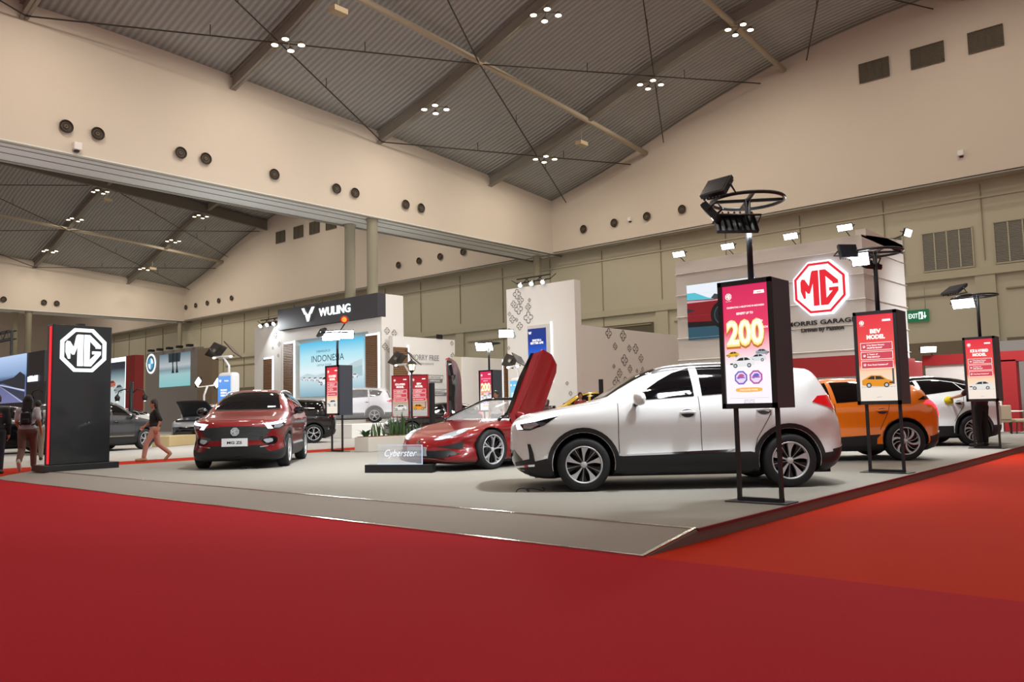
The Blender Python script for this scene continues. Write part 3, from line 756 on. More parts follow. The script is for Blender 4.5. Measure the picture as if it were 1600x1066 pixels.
    if ev:
        mb = MB(); sk.patch(mb, 'F', [(-.55,.30),(.55,.30),(.66,.40),(.50,.52),(-.50,.52),(-.66,.40)], GLOSSB, off=.006, step=.05); mb.build('grille', root)
        for sd in (1, -1):
            mb = MB(); sk.patch(mb, ('D', 50, sd), [(-1.36,.30),(-.93,.36),(-1.02,.60),(-1.06,.60),(-1.02,.41),(-1.34,.36)], CLAD, off=.012, step=.04); mb.build('air_curtain_trim', root)
            mb = MB(); sk.patch(mb, ('D', 50, sd), [(-1.36,.285),(-.93,.32),(-.93,.345),(-1.36,.31)], CHROME, off=.017, step=.05); mb.build('bumper_strip', root)
    else:
        g = [(-.60,.81),(-.66,.77),(-.60,.68),(-.42,.565),(.42,.565),(.60,.68),(.66,.77),(.60,.81),(.3,.835),(-.3,.835)]
        mb = MB(); sk.patch(mb, 'F', g, mat('grille_mesh', '#0a0a0b', rough=.6), off=.006, step=.05); gr = mb.build('grille', root)
        stripes(MATS['grille_mesh'], 'Z', 14, .8, .02)
        P, n = sk.hit('F', 0, .735, .008); mb = MB(); octagon_badge(mb, P, (0, 1, 0), Vector((-.12, 0, 1)), n, .085, CHROME, mat('badge_blue_grey', '#6b7685', rough=.3, metal=.5)); mb.build('badge', root)
        mb = MB(); sk.patch(mb, 'F', [(-.86,.20),(.86,.20),(.86,.36),(.62,.345),(.50,.47),(-.50,.47),(-.62,.345),(-.86,.36)], CLAD, off=.008, step=.05); mb.build('lower_grille', root)
        mb = MB(); fr = FR((2.245, -.24, .455), (0, 1, 0), (0, 0, 1)); plate(mb, fr, rect(0, 0, .48, .155), -.04, .012, mat('plate_white', '#c9cacb', rough=.5)); letters(mb, fr, 'MG ZS', .24, .05, .05, mat('ink_black', '#101010'), width=.28, d=.014, bold=.03); mb.build('number_plate', root)
        for sd in (1, -1):
            mb = MB(); sk.patch(mb, ('D', 35, sd), fine([(-.92,.62),(-.62,.645),(-.48,.60),(-.50,.50),(-.74,.465)], 1), GLOSSB, off=.008, step=.05); f = mb.build('fog_lamp_recess', root)
            mb = MB(); sk.patch(mb, ('D', 35, sd), fine([(-.82,.58),(-.62,.60),(-.60,.53),(-.74,.50)], 1), LAMPIN, off=.013, step=.05); mb.build('fog_lamp', f)
            mb = MB(); sk.patch(mb, ('D', 35, sd), [(-.86,.445),(-.56,.47),(-.56,.455),(-.86,.43)], CHROME, off=.012, step=.05); mb.build('bumper_strip', root)
        mb = MB(); sk.patch(mb, 'F', [(-.66,1.17),(.66,1.17),(.66,1.15),(-.66,1.15)], CLAD, off=.006, step=.06); mb.build('wiper_cowl', root)
        mb = MB(); sk.patch(mb, 'F', [(.40,1.20),(.56,1.20),(.56,1.235),(.40,1.235)], mat('sticker_white', '#c9cccc'), off=.009, step=.06, skirt=0); mb.build('windscreen_sticker', ws)
    # underside and wheels
    mb = MB(); mb.box((-1.9,-.6,.16),(1.9,.6,.22), WELL); mb.box((1.18,-.7,.30),(1.40,.7,.37), WELL); mb.box((-1.40,-.7,.30),(-1.18,.7,.37), WELL); mb.build('underbody', root)
    for x in (1.29, -1.295):
        for y in (.905, -.905): wheel(root, x, y, .335, 'blade' if ev else 'split')
    return root
def simple_car(label, loc, heading, paint, S, group=None):
    """any other car: outline, glass, lamps and trim from a table"""
    root = car_root('car', label, loc, heading, group)
    o, sk = base_car(S, root, paint)
    R = S['R']; cm = S.get('clad', CLAD)
    if S.get('rings', True):
        for wx in (S['wf'], -S['wr']):
            ra = S['arch']; ring = arc(wx, R+.01, ra+.055, -10, 190, 18)+list(reversed(arc(wx, R+.01, ra+.004, -12, 192, 18)))
            both(sk, root, 'arch_trim', ring, cm, off=.012, step=.05, skirt=.016)
    for nm, poly, m, off in S.get('side', []): both(sk, root, nm, poly, m, off=off, step=.05, skirt=.012)
    for p in S['windows']: both(sk, root, 'side_window', p, GLASS, off=.009, step=.04, skirt=.012)
    for nm, view, poly, m, off in S.get('ends', []):
        mb = MB(); sk.patch(mb, view, poly, m, off=off, step=.05); mb.build(nm, root)
    for nm, q, poly, m, off in S.get('corners', []):
        for sd in (1, -1):
            mb = MB(); sk.patch(mb, ('D', q, sd), poly, m, off=off, step=.04); mb.build(nm, root)
    mb = MB()
    for v in ('L', 'R'):
        for ln in S.get('gaps', []): sk.line(mb, v, ln, .009, SEAM)
    if S.get('gaps'): mb.build('panel_gap', root)
    for sd in (1, -1):
        for hx, hz in S.get('handles', []): handle_part(root, sk, hx, hz, S.get('handle_mat', paint), sd)
        if 'mirror' in S: mirror_part(root, S['mirror'][0], sd*S['mirror'][1], S['mirror'][2], S.get('mirror_mat', paint), sd)
        if 'rails' in S:
            x0, x1, y = S['rails']; mb = MB(); pts = []
            for t in np.linspace(0, 1, 11):
                x = x0+(x1-x0)*t; p, n = sk.hit('T', x, sd*y, 0); pts.append((x, sd*y, p.z+min(.045, .01+.4*min(t, 1-t))))
            mb.tube(pts, .016, SILVERC, n=8); mb.build('roof_rail', root)
    L = S['wf']+.5
    mb = MB(); mb.box((-L,-.6,.17),(L,.6,.24), WELL); mb.build('underbody', root)
    for x in (S['wf'], -S['wr']):
        for y in (S['track'], -S['track']): wheel(root, x, y, R, S.get('rim', 'split'))
    return root, sk
WZ = ([.18,.30,.45,.62,.80,.92,1.0,1.10,1.22,1.36,1.50,1.65],[.85,.89,.90,.885,.90,.915,.905,.865,.82,.765,.705,.64])
WX = ([-2.3,-1.9,-1.4,0,1.4,1.9,2.3],[.93,.965,1,.995,1,.965,.93])
def scaled(pts, sx, sz, dz=0): return [(p[0]*sx, p[1]*sz+dz)+tuple(p[2:]) for p in pts]
# low hatchback with a floating spoiler (orange)
HATCH = dict(
 outline=[(1.95,.18,8),(2.08,.24,5),(2.14,.40,3.6),(2.13,.58,3.4),(2.05,.72,3.8),(1.85,.82,5),(1.5,.90,7),(1.2,.96,7.5),(1.0,1.02,7),(.65,1.21,6),(.30,1.38,5.5),(-.1,1.475,5),(-.6,1.49,5),(-1.1,1.45,5),(-1.55,1.37,5),
          (-1.80,1.31,5),(-1.88,1.25,4.5),(-1.95,1.10,4.2),(-2.06,1.00,4),(-2.11,.86,3.8),(-2.13,.62,3.8),(-2.10,.42,4),(-2.0,.26,6),(-1.2,.18,12),(0,.17,14),(1.2,.17,12)],
 spine=(-1.3,1.3,.58), wz=([.18,.3,.45,.6,.75,.88,.97,1.08,1.2,1.35,1.5],[.86,.9,.905,.89,.91,.93,.915,.865,.80,.72,.63]), wx=WX, wf=1.35, wr=1.355, R=.345, arch=.395, track=.905, split=[(.30, True)], rim='swirl', rings=False,
 windows=[[(.75,1.06),(.50,1.21),(.15,1.345),(-.10,1.395),(-.12,1.03)],[(-.2,1.03),(-.18,1.40),(-.6,1.405),(-.98,1.36),(-1.10,1.08)],[(-1.15,1.09),(-1.04,1.345),(-1.30,1.28),(-1.52,1.16)]],
 side=[('sill_cladding',[(.85,.40),(.85,.27),(-.85,.27),(-.86,.40),(-.93,.47),(.3,.40)],CLAD,.010),('tail_light',[(-1.72,1.0),(-1.80,1.05),(-2.25,1.05),(-2.25,.74),(-2.07,.76),(-2.0,.95)],TAILON,.014),('spoiler_fin',[(-1.62,1.06),(-1.75,1.12),(-2.1,1.10),(-2.1,1.06),(-1.8,1.06)],GLOSSB,.016),('arch_liner_lip',arc(-1.355,.355,.40,-5,185,16)+list(reversed(arc(-1.355,.355,.392,-5,185,16))),CLAD,.008)],
 ends=[('windscreen','F',[(-.68,1.05),(.68,1.05),(.52,1.40),(-.52,1.40)],GLASS,.008),('rear_window','B',[(-.58,1.07),(.58,1.07),(.50,1.26),(-.50,1.26)],GLASS,.008),
       ('rear_bumper_cladding','B',[(-.86,.22),(.86,.22),(.86,.42),(.6,.50),(-.6,.50),(-.86,.42)],CLAD,.010),('tail_light_bar','B',[(-.75,.90),(.75,.90),(.75,.95),(-.75,.95)],TAILON,.014),('grille','F',[(-.6,.25),(.6,.25),(.7,.42),(-.7,.42)],GLOSSB,.008)],
 corners=[('headlight',45,[(-1.32,.70),(-1.0,.70),(-.72,.80),(-1.1,.80)],LAMPIN,.008)],
 gaps=[[(.86,1.0),(.86,.46)],[(-.16,1.02),(-.17,.44)],[(-1.13,1.07),(-1.05,.82),(-.93,.55)]], handles=[(0,.86),(-.97,.88)], mirror=(.66,.90,1.06))
# coupe-like crossover with a floating dark roof
CROSS = dict(
 outline=[(2.0,.20,8),(2.14,.28,5),(2.22,.46,3.4),(2.21,.66,3.3),(2.12,.82,3.8),(1.9,.93,5.5),(1.55,1.02,7),(1.2,1.09,7.5),(1.05,1.14,7),(.72,1.32,6),(.35,1.50,5.5),(0,1.59,5),(-.5,1.62,5),(-1.0,1.59,5),(-1.5,1.49,5),(-1.85,1.38,4.6),
          (-1.99,1.20,4.3),(-2.10,1.08,4),(-2.18,.92,3.8),(-2.21,.68,3.7),(-2.17,.44,4),(-2.06,.28,6),(-1.2,.21,12),(0,.2,14),(1.2,.2,12)],
 spine=(-1.3,1.3,.62), wz=WZ, wx=WX, wf=1.33, wr=1.34, R=.35, arch=.405, track=.905, split=[(.30, True)], rim='swirl',
 windows=[[(.72,1.14),(.45,1.30),(.15,1.43),(-.12,1.49),(-.17,1.17)],[(-.26,1.17),(-.21,1.50),(-.62,1.51),(-1.02,1.44),(-1.16,1.27)],[(-1.20,1.28),(-1.06,1.43),(-1.40,1.34),(-1.52,1.28)]],
 side=[('dark_roof_side',[(.55,1.36),(.2,1.51),(-.2,1.565),(-.7,1.575),(-1.2,1.53),(-1.75,1.38),(-1.6,1.30),(-1.42,1.36),(-1.05,1.46),(-.62,1.53),(-.2,1.52),(.15,1.45)],GLOSSB,.010),('sill_cladding',[(.86,.46),(.86,.27),(-.86,.27),(-.86,.46)],CLAD,.010),
       ('bumper_corner_cladding',[(-1.75,.22),(-2.25,.22),(-2.25,.46),(-1.76,.46)],CLAD,.010),('tail_light',[(-1.85,1.02),(-2.25,1.06),(-2.25,.92),(-2.0,.93)],TAIL,.012)],
 ends=[('windscreen','F',[(-.68,1.16),(.68,1.16),(.52,1.51),(-.52,1.51)],GLASS,.008),('rear_window','B',[(-.58,1.12),(.58,1.12),(.48,1.35),(-.48,1.35)],GLASS,.008),('rear_bumper_cladding','B',[(-.86,.22),(.86,.22),(.86,.46),(-.86,.46)],CLAD,.010),('grille','F',[(-.62,.36),(.62,.36),(.7,.70),(-.7,.70)],GLOSSB,.008)],
 corners=[('headlight',50,[(-1.3,.88),(-1.2,.78),(-.8,.84),(-.68,.95),(-.95,.92)],LAMPIN,.008)],
 gaps=[[(.86,1.08),(.86,.48)],[(-.21,1.16),(-.22,.48)],[(-1.18,1.26),(-1.10,.90),(-.90,.56)]], handles=[(-.02,.95),(-1.02,.99)], mirror=(.66,.90,1.14))
# upright family SUV
SUV = dict(
 outline=[(2.0,.22,8),(2.16,.30,5),(2.26,.50,3.6),(2.25,.72,3.6),(2.17,.90,4.2),(1.95,1.0,6),(1.55,1.08,8),(1.25,1.14,8),(1.08,1.19,7),(.75,1.42,6),(.42,1.62,5.5),(.05,1.70,5.5),(-.6,1.71,5.5),(-1.3,1.67,5.5),(-1.85,1.60,5),
          (-1.97,1.50,4.6),(-2.12,1.20,4.4),(-2.22,1.05,4.2),(-2.26,.82,4),(-2.26,.56,4),(-2.20,.34,5),(-2.05,.24,7),(-1.2,.22,12),(0,.21,14),(1.2,.21,12)],
 spine=(-1.35,1.35,.66), wz=([.2,.32,.46,.62,.82,.96,1.06,1.16,1.28,1.45,1.62,1.72],[.87,.91,.92,.905,.925,.935,.92,.89,.86,.81,.75,.70]), wx=WX, wf=1.35, wr=1.35, R=.36, arch=.415, track=.92, split=[(.34, True)], rim='split',
 windows=[[(.68,1.20),(.42,1.40),(.2,1.55),(-.08,1.60),(-.10,1.22)],[(-.2,1.22),(-.18,1.61),(-.65,1.62),(-1.02,1.60),(-1.05,1.25)],[(-1.13,1.26),(-1.10,1.60),(-1.50,1.57),(-1.72,1.50),(-1.60,1.30)]],
 side=[('sill_cladding',[(.87,.50),(.87,.30),(-.87,.30),(-.87,.50)],CLAD,.010),('sill_strip',[(.80,.52),(.80,.48),(-.80,.48),(-.80,.52)],CHROME,.014),('tail_light',[(-1.92,1.02),(-2.3,1.22),(-2.3,1.0),(-2.05,.98)],TAIL,.012)],
 ends=[('windscreen','F',[(-.70,1.22),(.70,1.22),(.57,1.62),(-.57,1.62)],GLASS,.008),('rear_window','B',[(-.62,1.20),(.62,1.20),(.54,1.52),(-.54,1.52)],GLASS,.008),('grille','F',[(-.62,.45),(.62,.45),(.70,.84),(-.70,.84)],GLOSSB,.008),
       ('rear_bumper_cladding','B',[(-.88,.24),(.88,.24),(.88,.50),(-.88,.50)],CLAD,.010)],
 corners=[('headlight',50,[(-1.34,.95),(-1.3,.82),(-.8,.86),(-.66,.98)],LAMPIN,.008)],
 gaps=[[(.86,1.16),(.86,.52)],[(-.15,1.2),(-.16,.52)],[(-1.09,1.24),(-1.10,.9),(-.92,.6)]], handles=[(0,1.0),(-1.0,1.02)], mirror=(.66,.93,1.18), rails=(.2,-1.6,.58))
# open two seater
ROAD = dict(
 outline=[(2.05,.13,9),(2.20,.17,6),(2.30,.28,3.0),(2.30,.42,2.7),(2.22,.55,3.0),(2.0,.655,4.2),(1.6,.755,6),(1.2,.83,7),(.85,.875,7),(.4,.89,8),(-.3,.89,8),(-.8,.94,7),(-1.3,.985,6.5),(-1.8,.96,6),(-2.12,.92,5),(-2.21,.86,4),(-2.22,.68,3.6),(-2.18,.45,3.8),(-2.08,.24,5),(-1.2,.14,12),(0,.13,14),(1.2,.13,12)],
 spine=(-1.35,1.35,.46), wz=([.13,.22,.36,.5,.62,.74,.86,1.0],[.90,.945,.94,.925,.945,.965,.90,.80]), wx=([-2.3,-1.9,-1.35,-.3,.4,1.3,1.8,2.3],[.9,.965,1.0,.955,.95,.99,.955,.88]),
 wf=1.345, wr=1.345, R=.35, arch=.385, track=.955, split=[(.155, True)])
def make_roadster(label, loc, heading, paint):
    root = car_root('car', label, loc, heading)
    S = dict(ROAD); cm = mat('cabin_black', '#141416', rough=.6)
    c1 = MB(); c1.box((-.78,-.70,.36),(.62,.70,1.4), cm)
    c2 = MB(); c2.box((-.66,-1.3,.34),(.62,1.3,1.4), cm)
    S['cuts'] = [c1, c2]
    o, sk = base_car(S, root, paint)
    inner = mat('door_card_red', '#4a1519', rough=.45); leather = mat('seat_leather', '#3a1a18', rough=.5)
    # doors, swung up and slightly out
    for sd in (1, -1):
        hinge = Vector((.66, sd*.86, .62)); v = 'L' if sd > 0 else 'R'
        Rm = Matrix.Rotation(math.radians(-20*sd), 3, 'Z') @ Matrix.Rotation(math.radians(-10*sd), 3, 'X') @ Matrix.Rotation(math.radians(71), 3, 'Y')
        poly = [(.66,.80),(.50,.862),(-.35,.862),(-.66,.86),(-.80,.72),(-.78,.50),(-.64,.33),(-.50,.28),(.60,.26),(.68,.40)]
        mb = MB(); sk.patch(mb, v, poly, paint, off=.0, step=.05, skirt=.07)
        mi = MB(); sk.patch(mi, v, poly, inner, off=-.075, step=.06, skirt=0)
        # belt seal with its dotted stud line and grab rail on the inner face
        ml = MB(); sk.patch(ml, v, [(.52,.872),(.50,.845),(-.68,.845),(-.66,.872)], GLOSSB, off=.012, step=.06, skirt=.08)
        mg = MB(); sk.patch(mg, v, [(.45,.66),(.40,.60),(-.30,.52),(-.45,.56),(-.30,.60)], mat('door_grab_black','#121214',rough=.4), off=-.10, step=.06, skirt=.03)
        def swing(m): m.v = [tuple(hinge + Vector((-.04,.05*sd,.14)) + Rm @ (Vector(q)-hinge)) for q in m.v]
        for m in (mb, mi, ml, mg): swing(m)
        d = mb.build('door', root); mi.build('door_card', d); ml.build('window_seal', d); mg.build('grab_handle', d)
        mirror_part(root, .70, sd*.90, .93, paint, sd, .9)
    # cabin
    mb = MB(); mb.box((-.78,-.68,.30),(.62,.68,.37), cm); mb.box((.42,-.68,.36),(.62,.68,.86), cm); mb.box((-.80,-.68,.36),(-.74,.68,.88), cm); mb.box((-.74,-.10,.36),(.42,.10,.56), cm); bevel(mb.build('cabin', root), .02)
    mb = MB(); mb.tube([(.44,.35+.17*math.cos(a),.78+.17*math.sin(a)) for a in np.linspace(0,2*PI,20,endpoint=False)], .015, GLOSSB, n=8, closed=True); mb.bar((.44,.20,.78),(.44,.50,.78),.01,GLOSSB); mb.bar((.44,.35,.78),(.60,.35,.74),.02,GLOSSB); mb.build('steering_wheel', root)
    for sy in (.36, -.36):
        mb = MB(); mb.box((-.55,sy-.25,.40),(.0,sy+.25,.56), leather); mb.box((-.09,sy-.24,-.02),(.05,sy+.24,.62), leather, R=Matrix.Rotation(math.radians(-18),3,'Y'), T=(-.50,0,.50)); mb.box((-.06,sy-.12,.60),(.05,sy+.12,.78), leather, R=Matrix.Rotation(math.radians(-18),3,'Y'), T=(-.50,0,.50)); bevel(mb.build('seat', root), .04, 3)
        mb = MB(); mb.tube([(-.86,sy-.22,.86),(-.84,sy-.18,1.08),(-.84,sy+.18,1.08),(-.86,sy+.22,.86)], .035, GLOSSB, n=8); mb.build('roll_hoop', root)
    # windscreen frame and glass
    mb = MB(); A = []
    for t in np.linspace(0,1,9): A.append((.98-.93*t, .74-.16*t**1.3, .865+.375*t**.9))
    H = [(.05+.06*math.cos(u*PI/2*0)+.05*(1-u*u), .58*u, 1.24+.02*(1-u*u)) for u in np.linspace(1,-1,9)]
    full = A+H[1:-1]+[(x,-y,z) for x,y,z in reversed(A)]
    mb.tube(full, .028, GLOSSB, n=8); mb.build('windscreen_frame', root)
    mb = MB(); vs = []; fs = []
    for i,(x,y,z) in enumerate(A):
        for u in np.linspace(1,-1,11): vs.append((x+.16*(1-u*u)*(1-.5*i/8), y*u, z+.01*(1-u*u)))
    for i in range(8):
        for j in range(10): fs.append((i*11+j,i*11+j+1,(i+1)*11+j+1,(i+1)*11+j))
    mb.add(vs, fs, CLEAR, True); mb.build('windscreen', root)
    # nose: mouth, intakes, lamps, badge, plate
    mb = MB(); sk.patch(mb, 'F', [(-.60,.235),(.60,.235),(.80,.30),(.62,.375),(.40,.36),(-.40,.36),(-.62,.375),(-.80,.30)], mat('intake_black','#0b0b0c',rough=.5), off=.006, step=.05); mb.build('grille', root)
    for sd in (1,-1):
        mb = MB(); sk.patch(mb, ('D',45,sd), [(-1.28,.425),(-.98,.47),(-.78,.52),(-.82,.40),(-.90,.385)], mat('intake_black'), off=.006, step=.04); mb.build('side_intake', root)
        mb = MB(); sk.patch(mb, ('D',45,sd), fine([(-1.36,.535),(-1.15,.545),(-.80,.655),(-.66,.745),(-.85,.72),(-1.12,.64)],1), LAMPIN, off=.007, step=.035); h = mb.build('headlight', root)
        mb = MB(); sk.patch(mb, ('D',45,sd), [(-1.30,.542),(-1.18,.555),(-1.02,.603),(-1.18,.572)], LEDW, off=.012, step=.03); mb.build('daytime_light', h)
        mb = MB(); sk.patch(mb, ('D',45,sd), [(-.92,.652),(-.86,.668),(-.79,.705),(-.88,.69)], LEDW, off=.012, step=.03); mb.build('daytime_light', h)
    P,n = sk.hit('F',0,.50,.006); mb = MB(); octagon_badge(mb, P, (0,1,0), Vector((-.5,0,1)), n, .05, CHROME, GLOSSB); mb.build('badge', root)
    mb = MB(); fr = FR((2.325,-.24,.27),(0,1,0),(0,0,1)); plate(mb, fr, rect(0,0,.48,.15), -.05, .012, mat('plate_grey','#8f9090',rough=.5)); letters(mb, fr, 'CYBERSTER', .24, .05, .045, mat('ink_black', '#101010'), width=.34, d=.014, bold=.02); mb.build('number_plate', root)
    both(sk, root, 'side_skirt', [(.92,.22),(.92,.12),(-.92,.12),(-.92,.22)], CLAD, off=.012, step=.06, skirt=.02)
    both(sk, root, 'tail_light', [(-1.75,.84),(-2.3,.86),(-2.3,.80),(-1.95,.80)], TAILON, off=.012, step=.05)
    mb = MB()
    sk.line(mb, 'T', [(.95,-.62),(1.5,-.60),(1.95,-.45),(2.05,0),(1.95,.45),(1.5,.60),(.95,.62)], .008, SEAM); mb.build('panel_gap', root)
    mb = MB(); mb.box((-1.9,-.6,.11),(1.9,.6,.17), WELL); mb.build('underbody', root)
    for x in (1.345,-1.345):
        for y in (.955,-.955): wheel(root, x, y, .35, 'loop', .24)
    return root
CLEAR = mat('clear_glass', '#ffffff', rough=.02, alpha=.22, spec=.8)
# ------------------------------------------------------------------ people
def capsule(mb, p, q, r0, r1, m, n=10):
    p = Vector(p); q = Vector(q); d = (q-p); L = d.length or 1e-4; d = d/L
    pts = []; rs = []
    for a in (-80, -55, -30): pts.append(p+d*r0*math.sin(math.radians(a))); rs.append(r0*math.cos(math.radians(a)))
    pts += [p, q]; rs += [r0, r1]
    for a in (30, 55, 80): pts.append(q+d*r1*math.sin(math.radians(a))); rs.append(r1*math.cos(math.radians(a)))
    mb.tube(pts, rs, m, n=n)
def ball(mb, c, r, m, R=None, n=14):
    vs = []; fs = []; k = n//2+1
    for i in range(k+1):
        a = PI*i/k
        for j in range(n):
            b = 2*PI*j/n; v = Vector((r[0]*math.sin(a)*math.cos(b), r[1]*math.sin(a)*math.sin(b), r[2]*math.cos(a)))
            if R: v = R @ v
            vs.append(v+Vector(c))
    for i in range(k):
        for j in range(n): fs.append((i*n+j, (i+1)*n+j, (i+1)*n+(j+1) % n, i*n+(j+1) % n))
    mb.add(vs, fs, m, True)
def fuse(mb, name, parent, voxel=.012, smooth=4, keep=None):
    """melt overlapping shapes into one continuous surface"""
    o = mb.build(name, parent, fix=False)
    bm = bmesh.new(); bm.from_mesh(o.data); bmesh.ops.remove_doubles(bm, verts=bm.verts, dist=1e-5)
    bmesh.ops.holes_fill(bm, edges=[e for e in bm.edges if e.is_boundary], sides=0); bmesh.ops.recalc_face_normals(bm, faces=bm.faces); bm.to_mesh(o.data); bm.free()
    o.parent = None
    md = o.modifiers.new('r', 'REMESH'); md.mode = 'VOXEL'; md.voxel_size = voxel
    ms = o.modifiers.new('s', 'SMOOTH'); ms.iterations = smooth; ms.factor = .5
    dg = bpy.context.evaluated_depsgraph_get(); me = bpy.data.meshes.new_from_object(o.evaluated_get(dg))
    o.modifiers.clear(); o.data = me; me.materials.clear(); me.materials.append(mb.m[0])
    me.polygons.foreach_set('use_smooth', [True]*len(me.polygons)); o.parent = parent
    return o
SKINM = mat('skin', '#a97453', rough=.55)
def person(label, loc, heading, pose, shirt, trousers, shoes, hair, height=1.62, long_hair=False, sleeve=.5, bag=None, group=None, extra=None):
    """pose: joints (x forward, y left, z up) in units of body height/1.62"""
    root = thing('person', label, 'person', loc, math.radians(heading), group); k = height/1.62
    J = {a: Vector(b)*k for a, b in pose.items()}
    V = lambda *a: Vector(a)*k
    hd = J['head']; nk = J['neck']; ch = J['chest']; pe = J['pelvis']; fw = J.get('face', Vector((1, 0, 0)))/k; fw.normalize()
    ang = math.atan2(fw.y, fw.x); RH = Matrix.Rotation(ang, 3, 'Z')
    b = MB(); m = SKINM
    ball(b, hd, (.088*k, .072*k, .112*k), m, RH); ball(b, hd+RH@V(.018, 0, -.055), (.062*k, .054*k, .06*k), m, RH)
    capsule(b, hd+RH@V(.088, 0, .005), hd+RH@V(.100, 0, -.025), .009*k, .014*k, m, 8)       # nose
    ball(b, hd+RH@V(.078, 0, -.058), (.014*k, .026*k, .008*k), m, RH, 8)                       # lips
    for s in (1, -1): ball(b, hd+RH@V(-.005, .075*s, -.01), (.02*k, .010*k, .032*k), m, RH, 8)  # ears
    capsule(b, nk-V(0, 0, .02), hd-V(0.01, 0, .07), .052*k, .048*k, m)
    capsule(b, ch, nk-V(0, 0, .05), .115*k, .07*k, m); capsule(b, pe, ch, .115*k, .11*k, m)
    for s, S in ((1, 'l'), (-1, 'r')):
        sh, el, wr = J['sh'+S], J['el'+S], J['wr'+S]; hp, kn, an, to = J['hp'+S], J['kn'+S], J['an'+S], J['to'+S]
        capsule(b, ch+V(0, 0, .08), sh, .07*k, .055*k, m); capsule(b, sh, el, .048*k, .038*k, m); capsule(b, el, wr, .037*k, .025*k, m)
        hd_ = (wr-el).normalized(); side = Vector((0, 0, 1)).cross(hd_); side = side.normalized() if side.length > .1 else Vector((1, 0, 0))
        if abs(hd_.z) > .6: side = Vector((1, 0, 0)) - hd_*hd_.x; side.normalize()
        pn = hd_.cross(side)
        capsule(b, wr, wr+hd_*.045*k, .027*k, .03*k, m); capsule(b, wr+hd_*.035*k+side*.016*k, wr+hd_*.075*k+side*.02*k, .019*k, .017*k, m); capsule(b, wr+hd_*.035*k-side*.016*k, wr+hd_*.075*k-side*.02*k, .019*k, .017*k, m)
        for f, (o_, ln) in enumerate(((.030, .070), (.010, .080), (-.011, .075), (-.031, .058))):
            p0 = wr+hd_*.075*k+side*o_*k; p1 = p0+hd_*ln*.5*k+pn*.008*s*k; p2 = p1+hd_*ln*.42*k+pn*.028*s*k
            capsule(b, p0, p1, .0095*k, .009*k, m, 6); capsule(b, p1, p2, .009*k, .0075*k, m, 6)
        p0 = wr+hd_*.03*k+side*.026*k; p1 = p0+hd_*.030*k+side*.026*k; capsule(b, p0, p1, .012*k, .010*k, m, 6); capsule(b, p1, p1+hd_*.03*k+side*.004*k+pn*.01*s*k, .010*k, .008*k, m, 6)
        capsule(b, pe+V(0, .03*s, 0), hp, .10*k, .088*k, m); capsule(b, hp, kn, .083*k, .055*k, m); capsule(b, kn, an, .055*k, .035*k, m); capsule(b, an-V(0, 0, .02), to, .036*k, .03*k, m)
    body = fuse(b, 'body', root, voxel=.010*k, smooth=2)
    # eyes and brows
    e = MB(); dk = mat('eye_dark', '#140e0b', rough=.3)
    for s in (1, -1):
        ball(e, hd+RH@V(.080, .031*s, .012), (.008*k, .014*k, .007*k), dk, RH, 8); ball(e, hd+RH@V(.084, .031*s, .036), (.006*k, .02*k, .004*k), dk, RH, 8)
    e.build('eyes', body)
    h = MB(); hm = mat('hair_'+hair.strip('#'), hair, rough=.6)
    ball(h, hd+RH@V(-.018, 0, .028), (.098*k, .088*k, .105*k), hm, RH)
    if long_hair:
        for s in (1, 0, -1): capsule(h, hd+RH@V(-.05, .05*s, 0), nk+RH@V(-.10, .06*s, -.20*(1 if s == 0 else .8)), .055*k, .035*k, hm)
    fuse(h, 'hair', root, voxel=.016*k, smooth=3)
    c = MB(); sm = mat('cloth_'+shirt.strip('#'), shirt, rough=.85)
    ball(c, pe+V(0, 0, .04), (.145*k, .175*k, .09*k), sm); capsule(c, pe+V(0, 0, .08), ch, .135*k, .14*k, sm, 14); ball(c, ch+V(0, 0, -.03), (.125*k, .175*k, .17*k), sm); capsule(c, ch+V(0, 0, .05), nk-V(0, 0, .045), .12*k, .062*k, sm)
    for S in 'lr':
        sh, el, wr = J['sh'+S], J['el'+S], J['wr'+S]; capsule(c, ch+V(0, 0, .07), sh, .085*k, .066*k, sm)
        capsule(c, sh, sh+(el-sh)*min(1, sleeve*1.6), .064*k, .058*k, sm)
        if sleeve > .7: capsule(c, el, el+(wr-el)*.95, .05*k, .036*k, sm)
    fuse(c, 'shirt', root, voxel=.014*k, smooth=4)
    t = MB(); tm = mat('cloth_'+trousers.strip('#'), trousers, rough=.85)
    ball(t, pe-V(0, 0, .02), (.135*k, .168*k, .12*k), tm)
    for S in 'lr':
        hp, kn, an = J['hp'+S], J['kn'+S], J['an'+S]
        capsule(t, pe, hp, .12*k, .108*k, tm); capsule(t, hp, kn, .104*k, .074*k, tm); capsule(t, kn, kn+(an-kn)*.93, .072*k, .058*k, tm)
    fuse(t, 'trousers', root, voxel=.014*k, smooth=4)
    for S in 'lr':
        s = MB(); shm = mat('shoe_'+shoes.strip('#'), shoes, rough=.6); an, to = J['an'+S], J['to'+S]; d = (to-an); d.normalize()
        capsule(s, an-V(0, 0, .045)-d*.035*k, to+d*.02*k, .045*k, .04*k, shm); capsule(s, an-V(0, 0, .03), an+V(0, 0, .02), .046*k, .044*k, shm)
        fuse(s, 'shoe', root, voxel=.014*k, smooth=2)
    if extra: extra(root, J, V)
    return root
